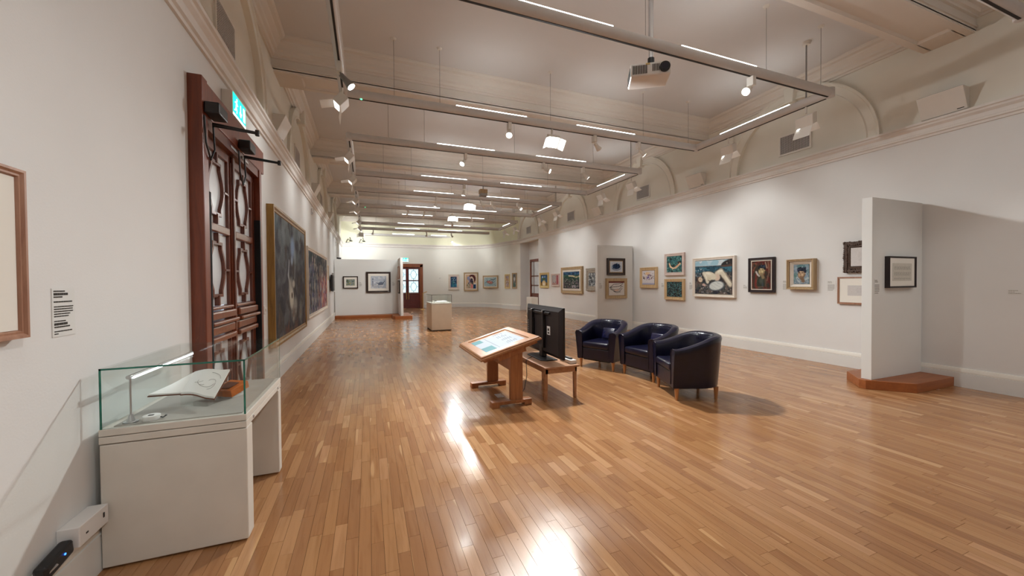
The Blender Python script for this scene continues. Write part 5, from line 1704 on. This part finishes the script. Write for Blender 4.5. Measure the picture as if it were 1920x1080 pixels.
spot('white spotlight at the right of the second loop near rail', (5.04, ly(2, 0), ZR), (2.92, -0.4, -2.5), watts=W_SPOT * 1.15, size=66)
spot('small spotlight left of the dark projector on the second loop', (2.64, ly(2, 1), ZR), (-0.1, 0.15, -0.97), watts=W_SPOT * 3.2, size=105)
spot('small spotlight leftmost on the third loop near rail', (2.16, ly(3, 0), ZR), (-0.2, 0.35, -0.9), watts=W_SPOT * 3.6, size=105)
flood('bright floodlight on the near rail of the third track loop', (3.26, ly(3, 0), ZR), (0, -0.8, -0.58))
spot('spotlight just right of the third loop near floodlight', (3.68, ly(3, 0), ZR), (4.3, 2.2, -2.5), watts=W_SPOT * 1.5, size=56)
spot('white spotlight second right of the third loop near floodlight', (4.07, ly(3, 0), ZR), (3.9, 1.0, -2.5), watts=W_SPOT * 1.15, size=66)
spot('lit round spotlight at the right of the third loop near rail', (5.05, ly(3, 0), ZR), (2.2, -2.7, -2.5), watts=W_SPOT * 1.2, size=60)
spot('small spotlight leftmost on the third loop far rail', (1.49, ly(3, 1), ZR), (-1.9, 3.2, -2.8), watts=W_SPOT * 1.4)
spot('small spotlight second from left on the third loop far rail', (2.12, ly(3, 1), ZR), (-1.5, 3.2, -2.6), watts=W_SPOT * 1.4)
spot('small spotlight third from left on the third loop far rail', (2.56, ly(3, 1), ZR), (-1.9, 3.2, -2.8), watts=W_SPOT * 1.4)
flood('bright floodlight on the far rail of the third track loop', (3.23, ly(3, 1), ZR), (0, -0.8, -0.58))
spot('small spotlight right of the third loop far floodlight', (4.03, ly(3, 1), ZR), (0.15, 0.35, -0.9), watts=W_SPOT * 4.0, size=105)
spot('small spotlight in the middle of the fourth loop near rail', (3.6, ly(4, 0), ZR), (0.3, 0.8, -0.5), watts=W_SPOT * 2)
spot('lit white spotlight at the right of the fifth loop near rail', (4.5, ly(5, 0), ZR), (0.45, 0.75, -0.25), watts=W_SPOT * 1.3, size=105)
spot('added white spotlight at the left of the fifth loop near rail', (0.3, ly(5, 0), ZR), (-0.1, 0.8, -0.22), watts=W_SPOT * 1.3, size=105)  # added with the next spot to brighten the far wall and frieze
spot('added white spotlight in the middle of the fifth loop near rail', (3.1, ly(5, 0), ZR), (0.1, 0.8, -0.22), watts=W_SPOT * 1.3, size=105)
spot('white spotlight at the right end of the farthest rail', (4.95, ly(5, 1) , ZR), (0.6, -0.5, -0.6))
flood('bright floodlight at the left end of the farthest loops', (TX0, 21.9, ZR), (-0.15, 0.75, -0.35), watts=W_FLOOD * 1.2)
for k in (-1, 0):  # unseen spots added as fill for the near walls, floor and case
    bc = BAY0 + PITCH * k
    nm = ('of the loop behind the viewer', 'of the loop above the viewer')[k + 1]
    if k == 0:
        spot('added unseen spotlight on the left rail %s' % nm, (TX0, bc + 0.4, ZR), (-0.08, 0.22, -0.97), watts=W_SPOT * 0.4)
        spot('added unseen spotlight on the right rail %s' % nm, (TX1, bc + 0.4, ZR), (0.12, 0.3, -0.95), watts=W_SPOT * 0.6)
    spot('added unseen left spotlight on the near rail %s' % nm, (1.8, ly(k, 0), ZR), (-0.42, 0.55, -0.72), watts=W_SPOT * 1.6)
    spot('added unseen right spotlight on the near rail %s' % nm, (4.8, ly(k, 0), ZR), (0.3, 0.6, -0.75), watts=W_SPOT * 1.3)
for k in range(1, 5):
    bc = BAY0 + PITCH * k
    for j, yy in enumerate((bc - 0.95, bc + 0.48)):
        washer('white barn-door washer on the right rail of the %s loop, %s one' % (ORD[k - 1], ('nearer', 'farther')[j]), (TX1, yy, ZR), (0.46, 0.0, -0.89) if k > 1 else (0.46, 0.25, -0.86), watts=W_WASH * (0.45, 0.9)[j] if k == 1 else W_WASH)
    for j, yy in enumerate((bc - 0.85, bc + 0.98)):
        if k == 1 and j == 0:
            continue
        washer('grey barn-door washer on the left rail of the %s loop, %s one' % (ORD[k - 1], ('nearer', 'farther')[j]), (TX0, yy, ZR), (-0.66, 0.05, -0.75), watts=W_WASH * 0.9)

# ------------------------------------------------------------------ projectors
t = thing('projector', 'white ceiling projector hanging on a steel pole', 'projector', (3.42, 3.95, 4.20), math.radians(-32))
MB().box(-0.24, 0.24, -0.17, 0.17, -0.075, 0.085).build('body', 'white', t, bevel=0.018, seg=3, smooth=True)
m = MB()
for i in range(9):
    m.box(-0.215 + i * 0.02, -0.205 + i * 0.02, -0.176, -0.168, -0.05, 0.055)
for i in range(5):
    m.box(0.02 + i * 0.018, 0.028 + i * 0.018, -0.176, -0.168, -0.03, 0.055)
for i in range(10):
    m.box(-0.246, -0.238, -0.13 + i * 0.027, -0.115 + i * 0.027, -0.05, 0.055)
m.build('vent_slats', 'slot', t)
MB().cyl((0.165, -0.165, 0.005), (0.165, -0.195, 0.005), 0.062, n=24).build('lens_barrel', 'black', t, smooth=True)
MB().cyl((0.165, -0.194, 0.005), (0.165, -0.198, 0.005), 0.042, n=20).build('lens_glass', 'leather', t, smooth=True)
MB().box(-0.1, 0.2, -0.1, 0.12, 0.085, 0.11).build('ceiling_bracket', 'black', t, bevel=0.006)
MB().cyl((0.03, 0, 0.11), (0.03, 0, 0.22), 0.042, n=16).build('pole_socket', 'black', t, smooth=True)
MB().cyl((0.03, 0, 0.2), (0.03, 0, ZC - 4.20), 0.032, n=16).build('pole', 'steel', t, smooth=True)
MB().box(-0.06, -0.01, -0.175, -0.171, 0.055, 0.075).build('warning_label', 'f_ochre', t)
t = thing('small_projector', 'small dark box projector under the second track loop', 'projector', (3.217, ly(2, 1), ZR))
MB().cyl((0, 0, -0.1), (0, 0, 0), 0.015, n=8).build('stem', 'grey', t, smooth=True)
MB().box(-0.11, 0.11, -0.10, 0.10, -0.22, -0.10).build('box', 'f_tan', t, bevel=0.008)
MB().box(-0.10, 0.10, -0.11, 0.09, -0.30, -0.225).build('lower_box', 'grey', t, bevel=0.008)

# ------------------------------------------------------------------ smoke detector
t = thing('smoke_detector', 'small white smoke detector with a red light on the near ceiling', 'smoke detector', (3.25, 5.06, ZC))
MB().cyl((0, 0, -0.03), (0, 0, 0), 0.05, 0.055, 20).build('base', 'white', t, smooth=True)
MB().cyl((0, 0, -0.055), (0, 0, -0.03), 0.03, 0.045, 20).build('sensor', 'f_pink', t, smooth=True)

# ------------------------------------------------------------------ vents in the arches
for side, nm in ((1, 'right'), (-1, 'left')):
    for k in range(1, 5):
        cy = BAY0 + PITCH * k - (0.03 if side > 0 else 0.13)
        t = thing('vent_grille', 'metal lattice vent in the %s arch of the %s wall' % (('nearest', 'second', 'third', 'fourth')[k - 1], nm), 'vent', (XR if side > 0 else XL, cy, 4.29), RR if side > 0 else RL, 'lattice vents in the arches')
        w_, h_ = 0.29, 0.19
        MB().box(-w_, w_, -0.012, 0, -h_, h_).build('backing', 'hole', t)
        m = MB().sweep([(0, 0), (0, -0.022), (0.03, -0.022), (0.03, 0)], [(-w_ - 0.015, -h_ - 0.015), (w_ + 0.015, -h_ - 0.015), (w_ + 0.015, h_ + 0.015), (-w_ - 0.015, h_ + 0.015)], closed=True)
        m.v = [(x, z, y) for x, y, z in m.v]
        m.build('surround', 'offwhite', t)
        m = MB()
        for i in range(1, 15):
            z = -h_ + i * 2 * h_ / 15
            m.box(-w_, w_, -0.018, -0.012, z - 0.004, z + 0.004)
        for i in range(1, 22):
            x = -w_ + i * 2 * w_ / 22
            m.box(x - 0.0035, x + 0.0035, -0.018, -0.012, -h_, h_)
        m.build('lattice', 'rail', t)

# ------------------------------------------------------------------ wedge-shaped wall boxes under the beams
for side, nm in ((1, 'right'), (-1, 'left')):
    for k in range(0, 4):
        if side < 0 and k == 0:
            continue
        cy = 2.92 + PITCH * k if side > 0 else 2.75 + PITCH * k
        t = thing('wedge_uplighter', 'white wedge-shaped wall box under the %s beam, %s wall' % (('nearest', 'second', 'third', 'fourth')[k], nm), 'wall light', (XR - 0.035 if side > 0 else XL + 0.035, cy, 3.945), RR if side > 0 else RL, 'wedge wall boxes above the cornice')
        hw = 0.24
        MB().xprism([(0, 0), (-0.05, 0.0), (-0.19, 0.30), (0, 0.30)], -hw, hw).build('wedge_body', 'offwhite', t, bevel=0.005)
        MB().box(-hw + 0.01, hw - 0.01, -0.18, -0.01, 0.30, 0.304).build('top_grille', 'slot', t)
        MB().box(hw - 0.10, hw - 0.03, -0.064, -0.055, 0.02, 0.03).build('vent_slot', 'slot', t)

# ------------------------------------------------------------------ bits on the far cornice
for i, xx in enumerate((-1.05, -0.35)):
    t = thing('wire_object', ('small dark wire object on the far cornice, left one', 'small dark wire object on the far cornice, right one')[i], 'ornament', (xx, YF - 0.07, Z2))
    MB().tube([(-0.1, 0, 0.0), (0, 0, 0.22), (0.18, 0, 0.12), (0.1, 0, 0.32)], 0.02, 6).build('bent_wire', 'slot', t)
    MB().box(0.08, 0.24, -0.03, 0.03, 0.06 + 0.02, 0.13).build('clip', 'slot', t)
    MB().box(-0.12, 0.1, -0.02, 0.02, 0.0, 0.02).build('foot', 'slot', t)
t = thing('security_camera', 'small dark camera on top of the far left partition', 'camera', (-1.2, 18.46, 2.64))
MB().cyl((-0.08, 0, 0.05), (0.1, 0, 0.03), 0.035, n=10).build('barrel', 'slot', t, smooth=True)
MB().box(-0.02, 0.02, -0.02, 0.02, 0, 0.04).build('foot', 'slot', t)
